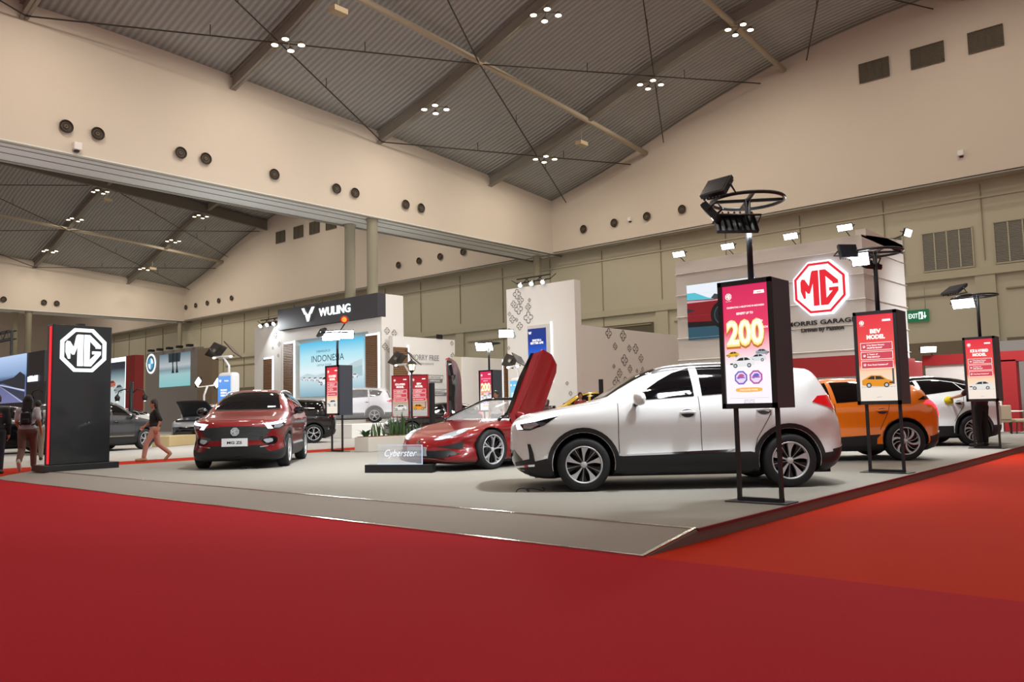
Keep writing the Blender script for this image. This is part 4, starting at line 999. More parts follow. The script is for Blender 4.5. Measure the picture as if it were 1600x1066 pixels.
def stand_pose(**kw):
    p = dict(head=(0, 0, 1.50), neck=(0, 0, 1.36), chest=(0, 0, 1.17), pelvis=(0, 0, .90), shl=(0, .17, 1.29), shr=(0, -.17, 1.29), ell=(-.02, .22, 1.02), elr=(-.02, -.22, 1.02), wrl=(.05, .22, .80), wrr=(.05, -.22, .80),
             hpl=(0, .085, .84), hpr=(0, -.085, .84), knl=(.02, .09, .46), knr=(.02, -.09, .46), anl=(0, .09, .09), anr=(0, -.09, .09), tol=(.15, .11, .04), tor=(.15, -.11, .04))
    p.update(kw); return p
WALK = stand_pose(head=(.04, 0, 1.49), neck=(.02, 0, 1.35), chest=(.0, 0, 1.17), pelvis=(0, 0, .88), hpl=(.01, .085, .83), hpr=(-.01, -.085, .83), knl=(.20, .09, .47), anl=(.26, .09, .09), tol=(.41, .10, .05), knr=(-.08, -.09, .45), anr=(-.37, -.09, .19), tor=(-.28, -.09, .05), ell=(-.12, .22, 1.06), wrl=(-.05, .24, .84), elr=(.08, -.22, 1.05), wrr=(.24, -.20, .90))
WALK2 = stand_pose(head=(.03, 0, 1.49), neck=(.01, 0, 1.35), pelvis=(0, 0, .88), knr=(.18, -.09, .47), anr=(.22, -.09, .09), tor=(.37, -.10, .05), knl=(-.04, .09, .45), anl=(-.30, .09, .22), tol=(-.22, .09, .07), elr=(-.12, -.23, 1.06), wrr=(-.05, -.26, .86), ell=(.06, .22, 1.05), wrl=(.22, .20, .92))
def backpack(color, small=False):
    def f(root, J, V):
        mb = MB(); m = mat('bag_'+color.strip('#'), color, rough=.7); c = J['chest']; z = -.06
        w, h, d = (.13, .18, .09) if not small else (.10, .13, .07)
        a = c+V(-.13-d*1.4, -w, z-h); b = c+V(-.12, w, z+h)
        mb.box(tuple(a), tuple(b), m); mb.box(tuple(c+V(-.15-d*1.9, -w*.7, z-h*.8)), tuple(c+V(-.13-d*1.3, w*.7, z)), m)
        o = mb.build('backpack', root); bevel(o, .03, 3)
        for s in (1, -1):
            st = MB(); st.tube([tuple(c+V(-.13, .09*s, .12)), tuple(c+V(-.02, .11*s, .175)), tuple(c+V(.10, .12*s, .08)), tuple(c+V(.12, .13*s, -.06)), tuple(c+V(-.02, .17*s, -.16)), tuple(c+V(-.15, .10*s, -.2))], .014, m, n=6); st.build('bag_strap', o)
    return f
# ------------------------------------------------------------------ MG stand: pylon, lamp signs, booth
LITW = glow('#f4fbff', 1.6); LITRED = glow('#e4202c', 1.1); INKD = mat('ink_dark', '#2a2a2c', rough=.6)
def octa(r): return [(r*math.cos(math.radians(22.5+45*k))/math.cos(math.radians(22.5)), r*math.sin(math.radians(22.5+45*k))/math.cos(math.radians(22.5))) for k in range(8)]
def octa_ring(mb, fr, cx, cy, r0, r1, d0, d1, m):
    A = octa(r0); B = octa(r1)
    for k in range(8):
        j = (k+1) % 8; plate(mb, fr, [(cx+A[k][0], cy+A[k][1]), (cx+A[j][0], cy+A[j][1]), (cx+B[j][0], cy+B[j][1]), (cx+B[k][0], cy+B[k][1])], d0, d1, m)
def mg_letters(mb, fr, cx, cy, r, d0, d1, m):
    for q in MGPOLY: plate(mb, fr, [(cx+a*r, cy+b*r) for a, b in q], d0, d1, m)
# tall black pylon
t = thing('pylon_sign', 'tall black pylon with a glowing white octagon logo at the corner of the grey stand', 'sign', (6.85, 18.4, .11))
PYL = mat('pylon_black', '#14171b', rough=.35, coat=.3)
mb = MB(); mb.box((6.26,18.02,.24),(7.44,18.32,3.12), PYL); o = mb.build('pylon_body', t, world=True); bevel(o, .015)
mb = MB(); mb.box((6.12,17.92,.11),(7.60,18.6,.24), PYL); o = mb.build('base', t, world=True); bevel(o, .01)
mb = MB(); mb.box((6.24,18.06,.26),(6.262,18.14,3.08), LITRED); mb.build('red_light_strip', t, world=True)
fr = FR((6.86, 18.02, 2.60), (1, 0, 0), (0, 0, 1)); mb = MB(); octa_ring(mb, fr, 0, 0, .455, .385, .0, .03, LITW); mg_letters(mb, fr, 0, 0, .44, 0, .03, LITW); mb.build('logo', t, world=True)
mb = MB(); mb.box((6.78,18.1,3.12),(6.92,18.25,3.17), PYL); mb.build('top_bracket', t, world=True)

def small_car_art(mb, fr, x, y, w, body, d=.006, flip=1, dark='#23262c'):
    """a little printed car: body, glass, wheels"""
    P = lambda pts: [(x+flip*a*w, y+b*w) for a, b in pts]
    def pl(pts, c, dd): mb.add([fr.p(a, b, d+dd) for a, b in P(pts)], [tuple(range(len(pts)))], glow(c, .9))
    pl([(-.5,.10),(-.48,.20),(-.30,.26),(-.12,.39),(.20,.41),(.40,.30),(.5,.24),(.5,.08),(.3,.04),(-.3,.02)], body, 0)
    pl([(-.24,.26),(-.10,.36),(.06,.375),(.06,.26)], dark, .001); pl([(.09,.26),(.09,.375),(.2,.37),(.34,.28)], dark, .001)
    for cx in (-.28, .28): pl([(cx+.085*math.cos(q), .07+.085*math.sin(q)) for q in np.linspace(0, 2*PI, 12, endpoint=False)], dark, .001); pl([(cx+.05*math.cos(q), .07+.05*math.sin(q)) for q in np.linspace(0, 2*PI, 12, endpoint=False)], '#c8cbd0', .002)
    pl([(-.5,.12),(-.36,.12),(-.38,.17),(-.49,.17)], dark, .001)
def check_panel(mb, fr, cx, y, w, h, lines, m, bold=.02):
    pts = rect(cx-w/2, y, cx+w/2, y+h); e = .006
    for a, b, c, d_ in ((cx-w/2,y,cx+w/2,y+e),(cx-w/2,y+h-e,cx+w/2,y+h),(cx-w/2,y,cx-w/2+e,y+h),(cx+w/2-e,y,cx+w/2,y+h)): plate(mb, fr, rect(a,b,c,d_), .004, .006, m)
    k = 12; R_ = .018; ox = cx-w/2+.05; oy = y+h/2
    for j in range(k):
        a0 = 2*PI*j/k; a1 = 2*PI*(j+1)/k
        mb.add([fr.p(ox+R_*math.cos(a0), oy+R_*math.sin(a0), .006), fr.p(ox+R_*math.cos(a1), oy+R_*math.sin(a1), .006), fr.p(ox+R_*.7*math.cos(a1), oy+R_*.7*math.sin(a1), .006), fr.p(ox+R_*.7*math.cos(a0), oy+R_*.7*math.sin(a0), .006)], [(0,1,2,3)], m)
    mb.add([fr.p(ox-.01,oy,.007), fr.p(ox,oy-.012,.007), fr.p(ox+.022,oy+.02,.007), fr.p(ox,oy+.0,.007)], [(0,1,2,3)], m)
    for i, (tx, tw) in enumerate(lines):
        yy = y+h*.58-i*.040 if len(lines) > 1 else y+h*.40
        letters(mb, fr, tx, cx-w/2+.09, yy, .022, m, width=tw, align='L', d=.006, bold=bold)
FLOODL = glow('#f6fbff', 12)
def flood(parent, c, aim, w, h, lit, lamp=0, roll=0):
    """flat finned flood lamp, child of parent, facing aim"""
    c = Vector(c); n = (Vector(aim)-c).normalized(); u = Vector((0, 0, 1)).cross(n).normalized() if abs(n.z) < .97 else Vector((1, 0, 0)); v = n.cross(u)
    fr = FR(c, u, v)
    mb = MB(); plate(mb, fr, rect(-w/2,-h/2,w/2,h/2), -.045, .0, BLACKM)
    for k in range(7): x = -w/2+w*(k+.5)/7; plate(mb, fr, rect(x-.006,-h/2,x+.006,h/2), -.075, -.045, BLACKM)
    f = mb.build('flood_lamp', parent, world=True)
    mb = MB(); plate(mb, fr, rect(-w/2+.015,-h/2+.015,w/2-.015,h/2-.015), 0, .006, FLOODL if lit else mat('lamp_glass_off','#1a1c20',rough=.15,coat=.5)); mb.build('lamp_glass', f, world=True)
    mb = MB(); P = [fr.p(-w/2-.02,0,-.02), fr.p(-w/2-.02,0,-.15), fr.p(w/2+.02,0,-.15), fr.p(w/2+.02,0,-.02)]; mb.tube(P, .012, BLACKM, n=6); mb.build('yoke', f, world=True)
    if lamp: area_light('flood_light', tuple(c+n*.04), aim, w, lamp, COOL, size_y=h, spread=150)
    return f
REDSTOPS = [(0, '#e8dccf'), (.16, '#e9ded2'), (.34, '#f0c9a6'), (.42, '#e85a4c'), (1, '#de2a3e')]
def lamp_sign(label, X, Yc, art, z0=.11, floods=(), bigger=1.0):
    """black light box on a frame stand, a pole with a wheel shaped rack above"""
    t = thing('lamp_post_sign', label, 'sign', (X+.24, Yc, z0))
    y0, y1 = Yc-.305, Yc+.305; f0, f1 = z0+1.0, z0+2.38; D = .48
    mb = MB()
    mb.box((X+.03,y0,f0),(X+D,y1,f1), mat('light_box_side','#41454f',rough=.5))
    for a, b in (((X,y0,f0),(X+.035,y0+.045,f1)), ((X,y1-.045,f0),(X+.035,y1,f1)), ((X,y0,f0),(X+.035,y1,f0+.055)), ((X,y0,f1-.05),(X+.035,y1,f1))): mb.box(a, b, BLACKM)
    mb.build('light_box', t, world=True)
    for y in (Yc+.235, Yc-.235):
        mb = MB(); mb.box((X+.16,y-.02,z0+.03),(X+.20,y+.02,f0), BLACKM); mb.build('leg', t, world=True)
    mb = MB(); mb.box((X+.155,Yc-.255,z0+.012),(X+.205,Yc+.255,z0+.05), BLACKM); mb.build('foot_rail', t, world=True)
    mb = MB(); mb.box((X+.03,Yc-.34,z0),(X+.36,Yc+.34,z0+.012), BLACKM); mb.build('base_plate', t, world=True)
    mb = MB(); mb.tube([(X+.20,Yc,f1),(X+.20,Yc,z0+3.30)], .033, BLACKM, n=12); mb.build('pole', t, world=True)
    cx, cz = X+.20, z0+3.28; R_ = .39
    mb = MB(); mb.tube([(cx+R_*math.cos(q), Yc+R_*math.sin(q), cz) for q in np.linspace(0, 2*PI, 36, endpoint=False)], .02, BLACKM, n=8, closed=True)
    for q in (35, 125): a = math.radians(q); mb.bar((cx-R_*math.cos(a), Yc-R_*math.sin(a), cz), (cx+R_*math.cos(a), Yc+R_*math.sin(a), cz), .016, BLACKM)
    mb.build('lamp_ring', t, world=True)
    fr = FR((X+.03, Yc, f0+.055), (0, -1, 0), (0, 0, 1))    # screen plane, u to the right as seen from the stand
    mb = MB(); plate(mb, fr, rect(-.26, 0, .26, 1.275), 0, .004, art[0]); s = mb.build('screen', t, world=True)
    mb = MB(); art[1](mb, fr); mb.build('screen_picture', s, world=True)
    for c, aim, w, h, lit, lamp in floods: flood(t, (cx+c[0], Yc+c[1], cz+c[2]), (cx+aim[0], Yc+aim[1], cz+aim[2]), w, h, lit, lamp)
    return t
def screen_mat(name, stops, f0, z0, k=1.0):
    return gradient_screen(name, stops, f0-z0, f0-z0+1.275, k)
ZOFF = 1.0+.055
WHT = glow('#fff8f0', 1.15)
def logo_mini(mb, fr, x, y, r): octa_ring(mb, fr, x, y, r, r*.82, .004, .006, WHT); mg_letters(mb, fr, x, y, r*.85, .004, .006, WHT)
def art_200(mb, fr):
    logo_mini(mb, fr, -.19, 1.16, .035); letters(mb, fr, 'MG MOTOR', -.19, 1.105, .008, WHT, d=.006)
    plate(mb, fr, [(.10,1.165),(.22,1.165),(.215,1.20),(.105,1.20)], .004, .006, WHT); letters(mb, fr, 'GIIAS', .16, 1.172, .016, glow('#d0305a'), d=.008, bold=.03)
    letters(mb, fr, 'CELEBRATING A MILESTONE IN INDONESIA', 0, 1.03, .018, WHT, width=.43, d=.006, bold=.02)
    letters(mb, fr, 'BENEFIT UP TO', -.01, .955, .024, WHT, width=.19, d=.006, bold=.03)
    letters(mb, fr, '200', -.015, .62, .255, glow('#c9762e', .9), width=.44, d=.006, bold=.085); letters(mb, fr, '200', -.015, .635, .25, glow('#ffd98a', 1.1), width=.43, d=.009, bold=.06); letters(mb, fr, '200', -.015, .645, .24, glow('#fff4cf', 1.25), width=.41, d=.012, bold=.02)
    letters(mb, fr, 'Rp', .17, .86, .03, WHT, d=.014, bold=.02); letters(mb, fr, 'MILLION', .195, .79, .022, WHT, width=.10, d=.014, bold=.02)
    small_car_art(mb, fr, -.17, .50, .15, '#e9b52a'); small_car_art(mb, fr, .17, .51, .15, '#9aa3ac', flip=-1); small_car_art(mb, fr, .11, .44, .20, '#dfe2e6', d=.010); small_car_art(mb, fr, -.06, .385, .28, '#eceded', d=.014)
    for x, c1, c2 in ((-.085,'#7b6ac9','#c85a96'), (.085,'#b85aa8','#6a68cf')):
        mb.add([fr.p(x+a, .275+b, .006) for a, b in octa(.072)], [tuple(range(8))], glow(c1, .9)); mb.add([fr.p(x+a, .275+b, .007) for a, b in octa(.055)], [tuple(range(8))], glow('#e9d9ee', .95))
        mb.add([fr.p(x+a*.8+.005, .275+b*.8, .008) for a, b in octa(.05)[:5]], [tuple(range(5))], glow(c2, .9)); plate(mb, fr, rect(x-.045,.268,x+.045,.282), .008, .009, glow(c1, .9))
    plate(mb, fr, fine(rect(-.15,.12,.15,.168), 2), .004, .007, glow('#f0b050', 1)); letters(mb, fr, 'DISCOVER MORE', 0, .135, .018, WHT, width=.2, d=.009)
    plate(mb, fr, rect(-.22,.055,.22,.057), .004, .005, glow('#b8a8b8', .7))
    for i, tx in enumerate(('MORRIS GARAGES', 'Driven by', 'Passion')): letters(mb, fr, tx, 0, .03-.016*i, .009, glow('#46424a', .5), width=.12, d=.006)
def art_list(title, bodyc):
    def f(mb, fr):
        logo_mini(mb, fr, -.19, 1.16, .033); letters(mb, fr, 'MG MOTOR', -.19, 1.108, .008, WHT, d=.006)
        plate(mb, fr, [(.10,1.165),(.22,1.165),(.215,1.195),(.105,1.195)], .004, .006, WHT)
        for i, tx in enumerate(title): letters(mb, fr, tx, 0, 1.0-.085*i, .058, WHT, width=min(.34, .052*len(tx)), d=.006, bold=.05)
        for i, ls in enumerate(([('8-Year Battery Warranty', .25), ('UNLIMITED MILEAGE*', .22)], [('5 Years of', .15), ('FREE SERVICE*', .18)], [('Free Road Assistance*', .29)])):
            y = .745-.135*i; mb.add([fr.p(a, b, .003+.002) for a, b in rect(-.225, y, .225, y+.115)], [(0,1,2,3)], glow('#d9485a', .85)); check_panel(mb, fr, 0, y, .45, .115, ls, WHT)
        small_car_art(mb, fr, -.01, .20, .44, bodyc, flip=-1 if bodyc == '#e8951f' else 1); mb.add([fr.p(a, b, .004) for a, b in rect(-.24,.195,.24,.215)], [(0,1,2,3)], glow('#a59f96', .7))
        letters(mb, fr, 'mg.co.id', 0, .05, .014, glow('#7a746c', .6), d=.006)
        if bodyc == '#e8951f': plate(mb, fr, rect(.20,.24,.225,.47), .004, .006, glow('#6b6560', .6))
    return f
S200 = screen_mat('screen_200', [(0,'#f2ecf4'),(.32,'#f6eef2'),(.5,'#f2a7b4'),(.62,'#e23a63'),(1,'#cf2358')], ZOFF, 0)
SRED = screen_mat('screen_red', REDSTOPS, ZOFF, 0)
lamp_sign('black lamp post sign with the glowing 200 poster in front of the white car', 8.15, 3.83, (S200, art_200), floods=[((-.50,.12,.10),(-1.25,.22,.75),.30,.26,False,0), ((-.48,.22,-.20),(-.9,1.5,-1.3),.34,.20,False,0), ((-.12,.10,-.27),(1.1,1.3,-1.35),.46,.26,True,20)])
lamp_sign('black lamp post sign reading BEV MODEL beside the orange car', 12.5, 3.85, (SRED, art_list(('BEV', 'MODEL'), '#e8951f')), floods=[((-.46,.22,.0),(-1.4,-.8,.5),.28,.22,False,0), ((-.28,.12,-.12),(-2.4,-.2,-1.2),.26,.22,True,40), ((.0,.10,-.20),(.6,1.6,-3),.34,.22,False,0)])
lamp_sign('black lamp post sign reading ICE & HYBRID MODEL at the far right', 19.6, 3.94, (SRED, art_list(('ICE & HYBRID', 'MODEL'), '#e6e4df')), floods=[((-.45,.35,.16),(-1.2,.9,1.6),.5,.30,False,0), ((-.38,.2,-.18),(-2.0,.2,-1.6),.45,.26,True,60)])
lamp_sign('black lamp post sign standing between the red crossover and the planter', 13.6, 18.6, (SRED, art_list(('ICE & HYBRID', 'MODEL'), '#e6e4df')), floods=[((-.15,.12,-.06),(-2.0,-.8,-1.0),.55,.30,True,60), ((.15,-.2,-.03),(-1.6,-2.6,-1.0),.42,.26,True,40), ((-.35,.3,.05),(-3,1,1.6),.4,.25,False,0)])
lamp_sign('black lamp post sign seen behind the open sports car', 19.7, 18.5, (S200, art_200), floods=[((-.12,.10,-.10),(-2.0,-.8,-1.6),.60,.34,True,60), ((.1,-.7,.28),(-2.0,-2.4,-.6),.5,.28,True,40)])
# signal lamp on the stand lamp post by the planter
t = thing('spotlight', 'round red and orange lit spotlight above the small lamp post sign', 'light', (13.75, 18.2, 3.75))
mb = MB(); d = Vector((-.6,-.6,-.1)).normalized(); a = Vector((13.85,18.3,3.76)); mb.tube([a, a+d*.22], [.10,.115], BLACKM, n=16); mb.build('housing', t, world=True)
mb = MB(); mb.tube([a+d*.221, a+d*.232], .112, glow('#c4281c', .8), n=16); mb.tube([a+d*.232, a+d*.24], .07, glow('#ff7a2a', 2), n=16); mb.build('lens', t, world=True)
mb = MB(); mb.tube([(13.85,18.3,3.68),(13.80,18.5,3.42)], .02, BLACKM, n=6); mb.build('arm', t, world=True)

# booth wall with the big logo
t = thing('exhibition_booth', 'white panelled booth wall with the big red octagon logo and red band', 'booth', (24.6, 10.6, .11))
BW = mat('booth_panel_white', '#d9d4cd', rough=.55)
mb = MB(); mb.box((24,7.6,.11),(24.4,13.67,5.96), BW); mb.box((24.4,7.6,.11),(28,7.9,6.2), BW)
mb.add([(24,7.6,5.96),(28,7.6,6.36),(28,7.6,5.9),(24,7.6,5.9),(24,7.9,5.96),(28,7.9,6.36),(28,7.9,5.9),(24,7.9,5.9)], [(0,1,2,3),(4,7,6,5),(0,4,5,1)], BW)
mb.build('booth_wall', t, world=True)
mb = MB()
for k in range(1, 8):
    z = .5+.72*k
    mb.add([(23.99,7.59,z),(23.93,7.56,z),(23.99,7.59,z+.03),(23.99,13.68,z),(23.93,13.68,z),(23.99,13.68,z+.03)], [(0,1,4,3),(1,2,5,4),(0,2,1)], BW)
    mb.add([(24,7.59,z),(24,7.53,z),(24,7.59,z+.03),(28,7.59,z+.05),(28,7.53,z+.05),(28,7.59,z+.08)], [(0,3,4,1),(1,4,5,2),(3,5,4)], BW)
mb.build('panel_ridges', t, world=True)
mb = MB(); mb.box((23.9,7.5,1.9),(24,11.2,2.50), mat('booth_red','#9c1c20',rough=.5)); mb.box((24,7.45,1.5),(28,7.58,2.5), MATS['booth_red']); mb.build('red_band', t, world=True)
fr = FR((23.97, 8.83, 4.55), (0, -1, 0), (0, 0, 1)); mb = MB(); plate(mb, fr, octa(.80), -.02, .06, glow('#e4ecff', 1.9)); mb.build('logo_halo', t, world=True)
mb = MB(); plate(mb, fr, octa(.74), .06, .10, glow('#ffffff', 1.2)); octa_ring(mb, fr, 0, 0, .745, .675, .10, .12, glow('#e02030', 1.0)); mg_letters(mb, fr, 0, 0, .70, .10, .12, glow('#e02030', 1.0)); mb.build('logo', t, world=True)
mb = MB(); letters(mb, fr, 'MORRIS GARAGES', .0, -1.08, .13, INKD, width=2.15, d=.02, bold=.01, thick=.03); letters(mb, fr, 'Driven by Passion', -.02, -1.28, .13, INKD, width=1.25, d=.02, thick=.03); mb.build('lettering', t, world=True)
# video wall: sky, treeline, red car, road
fr = FR((23.96, 13.25, 3.31), (0, -1, 0), (0, 0, 1)); mb = MB()
plate(mb, fr, rect(0,0,2.4,1.82), -.02, .02, glow('#2c5566', .8)); L_ = lambda pts, c, k, d: mb.add([fr.p(a, b, .02+d) for a, b in pts], [tuple(range(len(pts)))], glow(c, k))
L_(rect(0,1.0,2.4,1.82), '#dfe6ee', 1.0, .002); L_([(.8,1.25),(1.0,1.45),(1.2,1.4),(1.4,1.6),(1.7,1.5),(2.4,1.7),(2.4,1.1),(.8,1.1)], '#3d4c50', .7, .004)
L_([(0,1.55),(.3,1.55),(.75,1.35),(1.0,1.28),(1.0,1.15),(0,1.15)], '#58c0d2', .9, .006); L_([(0,1.32),(.9,1.28),(1.5,1.30),(2.4,1.25),(2.4,.45),(0,.55)], '#8e1420', .75, .008); L_([(0,1.30),(.9,1.25),(1.6,1.28),(1.6,1.22),(0,1.22)], '#e0aab0', .8, .010)
L_([(0,.6),(2.4,.5),(2.4,.38),(0,.42)], '#1a1216', .5, .010); L_([(1.3+.46*math.cos(q), .75+.46*math.sin(q)) for q in np.linspace(0,2*PI,24,endpoint=False)], '#0e1114', .5, .012); L_([(1.3+.34*math.cos(q), .75+.34*math.sin(q)) for q in np.linspace(0,2*PI,24,endpoint=False)], '#3e5560', .6, .014); L_([(1.3+.30*math.cos(q), .75+.30*math.sin(q)) for q in np.linspace(0,2*PI,24,endpoint=False)], '#151c22', .6, .016)
L_([(1.3+.03*math.cos(q), .75+.03*math.sin(q)) for q in np.linspace(0,2*PI,8,endpoint=False)], '#c0d0d8', .8, .018); L_([(.0,1.05),(.3,.95),(.0,.9)], '#31363c', .6, .012)
mb.build('video_screen', t, world=True)
# flood lamps along the booth top
for i, (y, lb) in enumerate(((13.35,'left end'),(11.6,'left middle'),(9.55,'right middle'),(7.95,'right end'))):
    q = thing('flood_light', 'bright white flood lamp on top of the red logo booth, '+lb, 'light', (23.9, y, 6.15)); z = 6.0+.12
    mb = MB(); mb.tube([(24.1,y,5.96),(23.75,y,6.1)], .015, BLACKM, n=6); mb.build('arm', q, world=True)
    flood(q, (23.7,y,6.17), (20.6,y,4.4), .44, .20, True, 45)
q = thing('flood_light', 'flood lamp leaning over the right side corner of the red logo booth', 'light', (27.2, 7.5, 6.4))
mb = MB(); mb.tube([(27.2,7.65,6.3),(27.2,7.35,6.38)], .015, BLACKM, n=6); mb.build('arm', q, world=True)
flood(q, (27.2,7.2,6.42), (26.8,4.5,5.4), .45, .25, True, 35)
# acrylic name board on a black plinth
t = thing('name_display', 'clear acrylic name board in script lettering on a low black plinth', 'sign', (9.4, 10.9, .11), math.radians(-65))
ACR = mat('acrylic', '#dfe9f2', rough=.03, alpha=.22, spec=.9)
mb = MB(); mb.box((-.63,-.09,0),(.63,.09,.14), mat('plinth_black','#0d0e11',rough=.45)); bevel(mb.build('plinth', t), .004)
mb = MB(); mb.box((-.42,-.012,.14),(.42,.012,.475), ACR); mb.build('acrylic_sheet', t)
mb = MB()
for a, b in (((-.42,-.014,.470),(.42,.014,.477)), ((.413,-.014,.14),(.42,.014,.475)), ((-.42,-.014,.14),(.42,.014,.15))): mb.box(a, b, glow('#d8e4ff', .9))
mb.build('lit_edge', t)
mb = MB(); fr = FR((0,-.014,.14), (1,0,0), (0,0,1)); letters(mb, fr, 'Cyberster', 0, .14, .12, glow('#f4f6ff', 1.1), width=.60, d=.004, shear=.35, bold=-.005); mb.build('lettering', t)
# ------------------------------------------------------------------ cars on show
PWH = mat('paint_white', '#dcdedd', rough=.35, coat=1); PRED = mat('paint_deep_red', '#6c0409', rough=.4, coat=.7, spec=.3)
PREDC = mat('paint_bright_red', '#74040a', rough=.35, coat=.85, spec=.3); POR = mat('paint_orange', '#ee7a08', rough=.3, coat=1, metal=.1); PGR = mat('paint_grey', '#43464a', rough=.3, coat=1, metal=.5)
PBL = mat('paint_black', '#0b0c0e', rough=.2, coat=1); PSI = mat('paint_silver', '#a2a5a8', rough=.3, coat=1, metal=.5); PYE = mat('paint_yellow', '#d9b40c', rough=.3, coat=1)
def from_wheel(wx, wy, heading, xl, yl):
    """car origin from where one wheel touches the ground"""
    a = math.radians(heading); c, s = math.cos(a), math.sin(a)
    return (wx-(xl*c-yl*s), wy-(xl*s+yl*c))
ox, oy = from_wheel(8.35, 6.17, 131, 1.29, .83); make_zs('white crossover in front, side on behind the 200 sign, front wheel turned to us', (ox, oy, .11), 131, PWH, True)
ox, oy = from_wheel(9.57, 14.65, 228.6, 1.29, .83); make_zs('deep red crossover facing us at left with white plate and black grille', (ox, oy, .11), 228.6, PRED, False)
ox, oy = from_wheel(10.70, 9.95, 178, 1.345, .88); make_roadster('open red sports car with both doors swung upwards', (ox, oy, .11), 178, PREDC)
ox, oy = from_wheel(15.40, 4.35, 128, -1.355, .84); simple_car('bright orange hatchback seen behind the BEV MODEL sign', (ox, oy, .11), 128, POR, HATCH)
ox, oy = from_wheel(20.9, 4.42, 131, -1.34, .83); simple_car('white coupe crossover with dark roof being wiped at the far right', (ox, oy, .11), 131, PWH, CROSS)
# ------------------------------------------------------------------ the wuling stand and other booths behind
HEADM = mat('header_charcoal', '#3b3a40', rough=.5); LEDGEW = glow('#eef4ff', 1.5)
t = thing('exhibition_booth', 'tall white booth with charcoal header above a blue sky picture', 'booth', (28.5, 38.6, .05))
mb = MB(); mb.box((28.3,33.84,.05),(29.54,43.37,7.56), WHITEP); mb.box((28.0,33.84,.05),(28.3,35.0,6.3), WHITEP); mb.box((28.0,41.9,.05),(28.3,43.37,6.3), WHITEP); mb.box((28.0,35.0,5.6),(28.3,41.9,6.3), WHITEP); mb.box((28.0,35.0,.05),(28.3,41.9,2.1), WHITEP); mb.build('booth_wall', t, world=True)
mb = MB(); mb.box((27.75,33.86,6.32),(28.31,43.40,7.58), HEADM); mb.build('header', t, world=True)
fr = FR((27.75, 38.6, 6.6), (0, -1, 0), (0, 0, 1)); mb = MB(); letters(mb, fr, 'WULING', .95, .18, .46, glow('#f0fdff', 1.7), width=2.9, d=.05, bold=.015, thick=.04)
for s in (1, -1): plate(mb, fr, [(-1.6+s*.62,.80),(-1.6+s*.40,.80),(-1.6+s*.16,.20),(-1.6+s*.06,-.02),(-1.6+s*.04,.06),(-1.6+s*.04,.38),(-1.6+s*.18,.52),(-1.6+s*.26,.52),(-1.6+s*.34,.42)][::s], 0, .05, glow('#f0fdff', 1.7))
mb.build('header_lettering', t, world=True)
fr = FR((27.98, 41.39, 2.2), (0, -1, 0), (0, 0, 1)); W_, H_ = 5.94, 3.15
SKYM = gradient_screen('wuling_screen', [(0,'#7fa6b8'),(.22,'#b3cdd6'),(.45,'#d8e8ec'),(.75,'#a9dbe8'),(1,'#45b4dd')], 2.15, 5.3, 1.0)
mb = MB(); plate(mb, fr, rect(0,0,W_,H_), -.1, .01, SKYM); s = mb.build('screen', t, world=True)
mb = MB(); T2 = glow('#27485a', .7)
letters(mb, fr, 'DIBANGUN DI', 2.35, 2.52, .13, T2, width=1.3, d=.02); letters(mb, fr, 'INDONESIA', 2.75, 1.98, .38, T2, width=3.1, d=.02); letters(mb, fr, 'UNTUK DUNIA', 2.45, 1.72, .12, T2, width=1.4, d=.02)
L_ = lambda pts, c, k, d: mb.add([fr.p(a, b, .01+d) for a, b in pts], [tuple(range(len(pts)))], glow(c, k))
L_([(0,1.15),(.8,1.35),(1.6,1.2),(2.4,1.3),(3.4,1.15),(3.4,1.0),(0,1.0)], '#c3d6da', .9, .005); L_([(3.6,1.0),(4.2,1.5),(5.2,1.8),(5.94,1.95),(5.94,1.0)], '#c3d8dc', .85, .005); L_([(4.3,1.0),(4.4,1.4),(5.94,1.6),(5.94,1.0)], '#aac6cc', .9, .006)
for i in range(5): small_car_art(mb, fr, .45+.55*i, .95-.04*i, .50+.05*i, '#e3eaee', d=.02+.003*i, flip=1)
small_car_art(mb, fr, 2.55, .62, 1.25, '#f0f4f6', d=.04); 
for i in range(3): small_car_art(mb, fr, 4.2+.55*i, .92, .62, '#e9eef0', d=.02+.003*i, flip=-1)
small_car_art(mb, fr, 4.15, .72, .9, '#f2f5f6', d=.04, flip=-1)
mb.build('screen_picture', s, world=True)
def wood_panel(y0, y1, z0, z1, x=27.93, lit=True):
    mb = MB(); mb.box((x,y0,z0),(x+.08,y1,z1), WOOD); o = mb.build('wood_panel', t, world=True)
    if lit: mb = MB(); mb.box((x+.03,y0-.14,z0),(x+.09,y0,z1+.14), LEDGEW); mb.box((x+.03,y0,z1),(x+.09,y1,z1+.10), LEDGEW); mb.build('lit_edge', o, world=True)
wood_panel(34.15, 35.15, .6, 5.34); wood_panel(42.05, 43.05, .6, 5.46)
mb = MB(); mb.box((28.0,43.4,.05),(29.2,46.41,6.72), WHITEP); mb.build('side_wall', t, world=True)
wood_panel(44.35, 45.28, .6, 4.65)
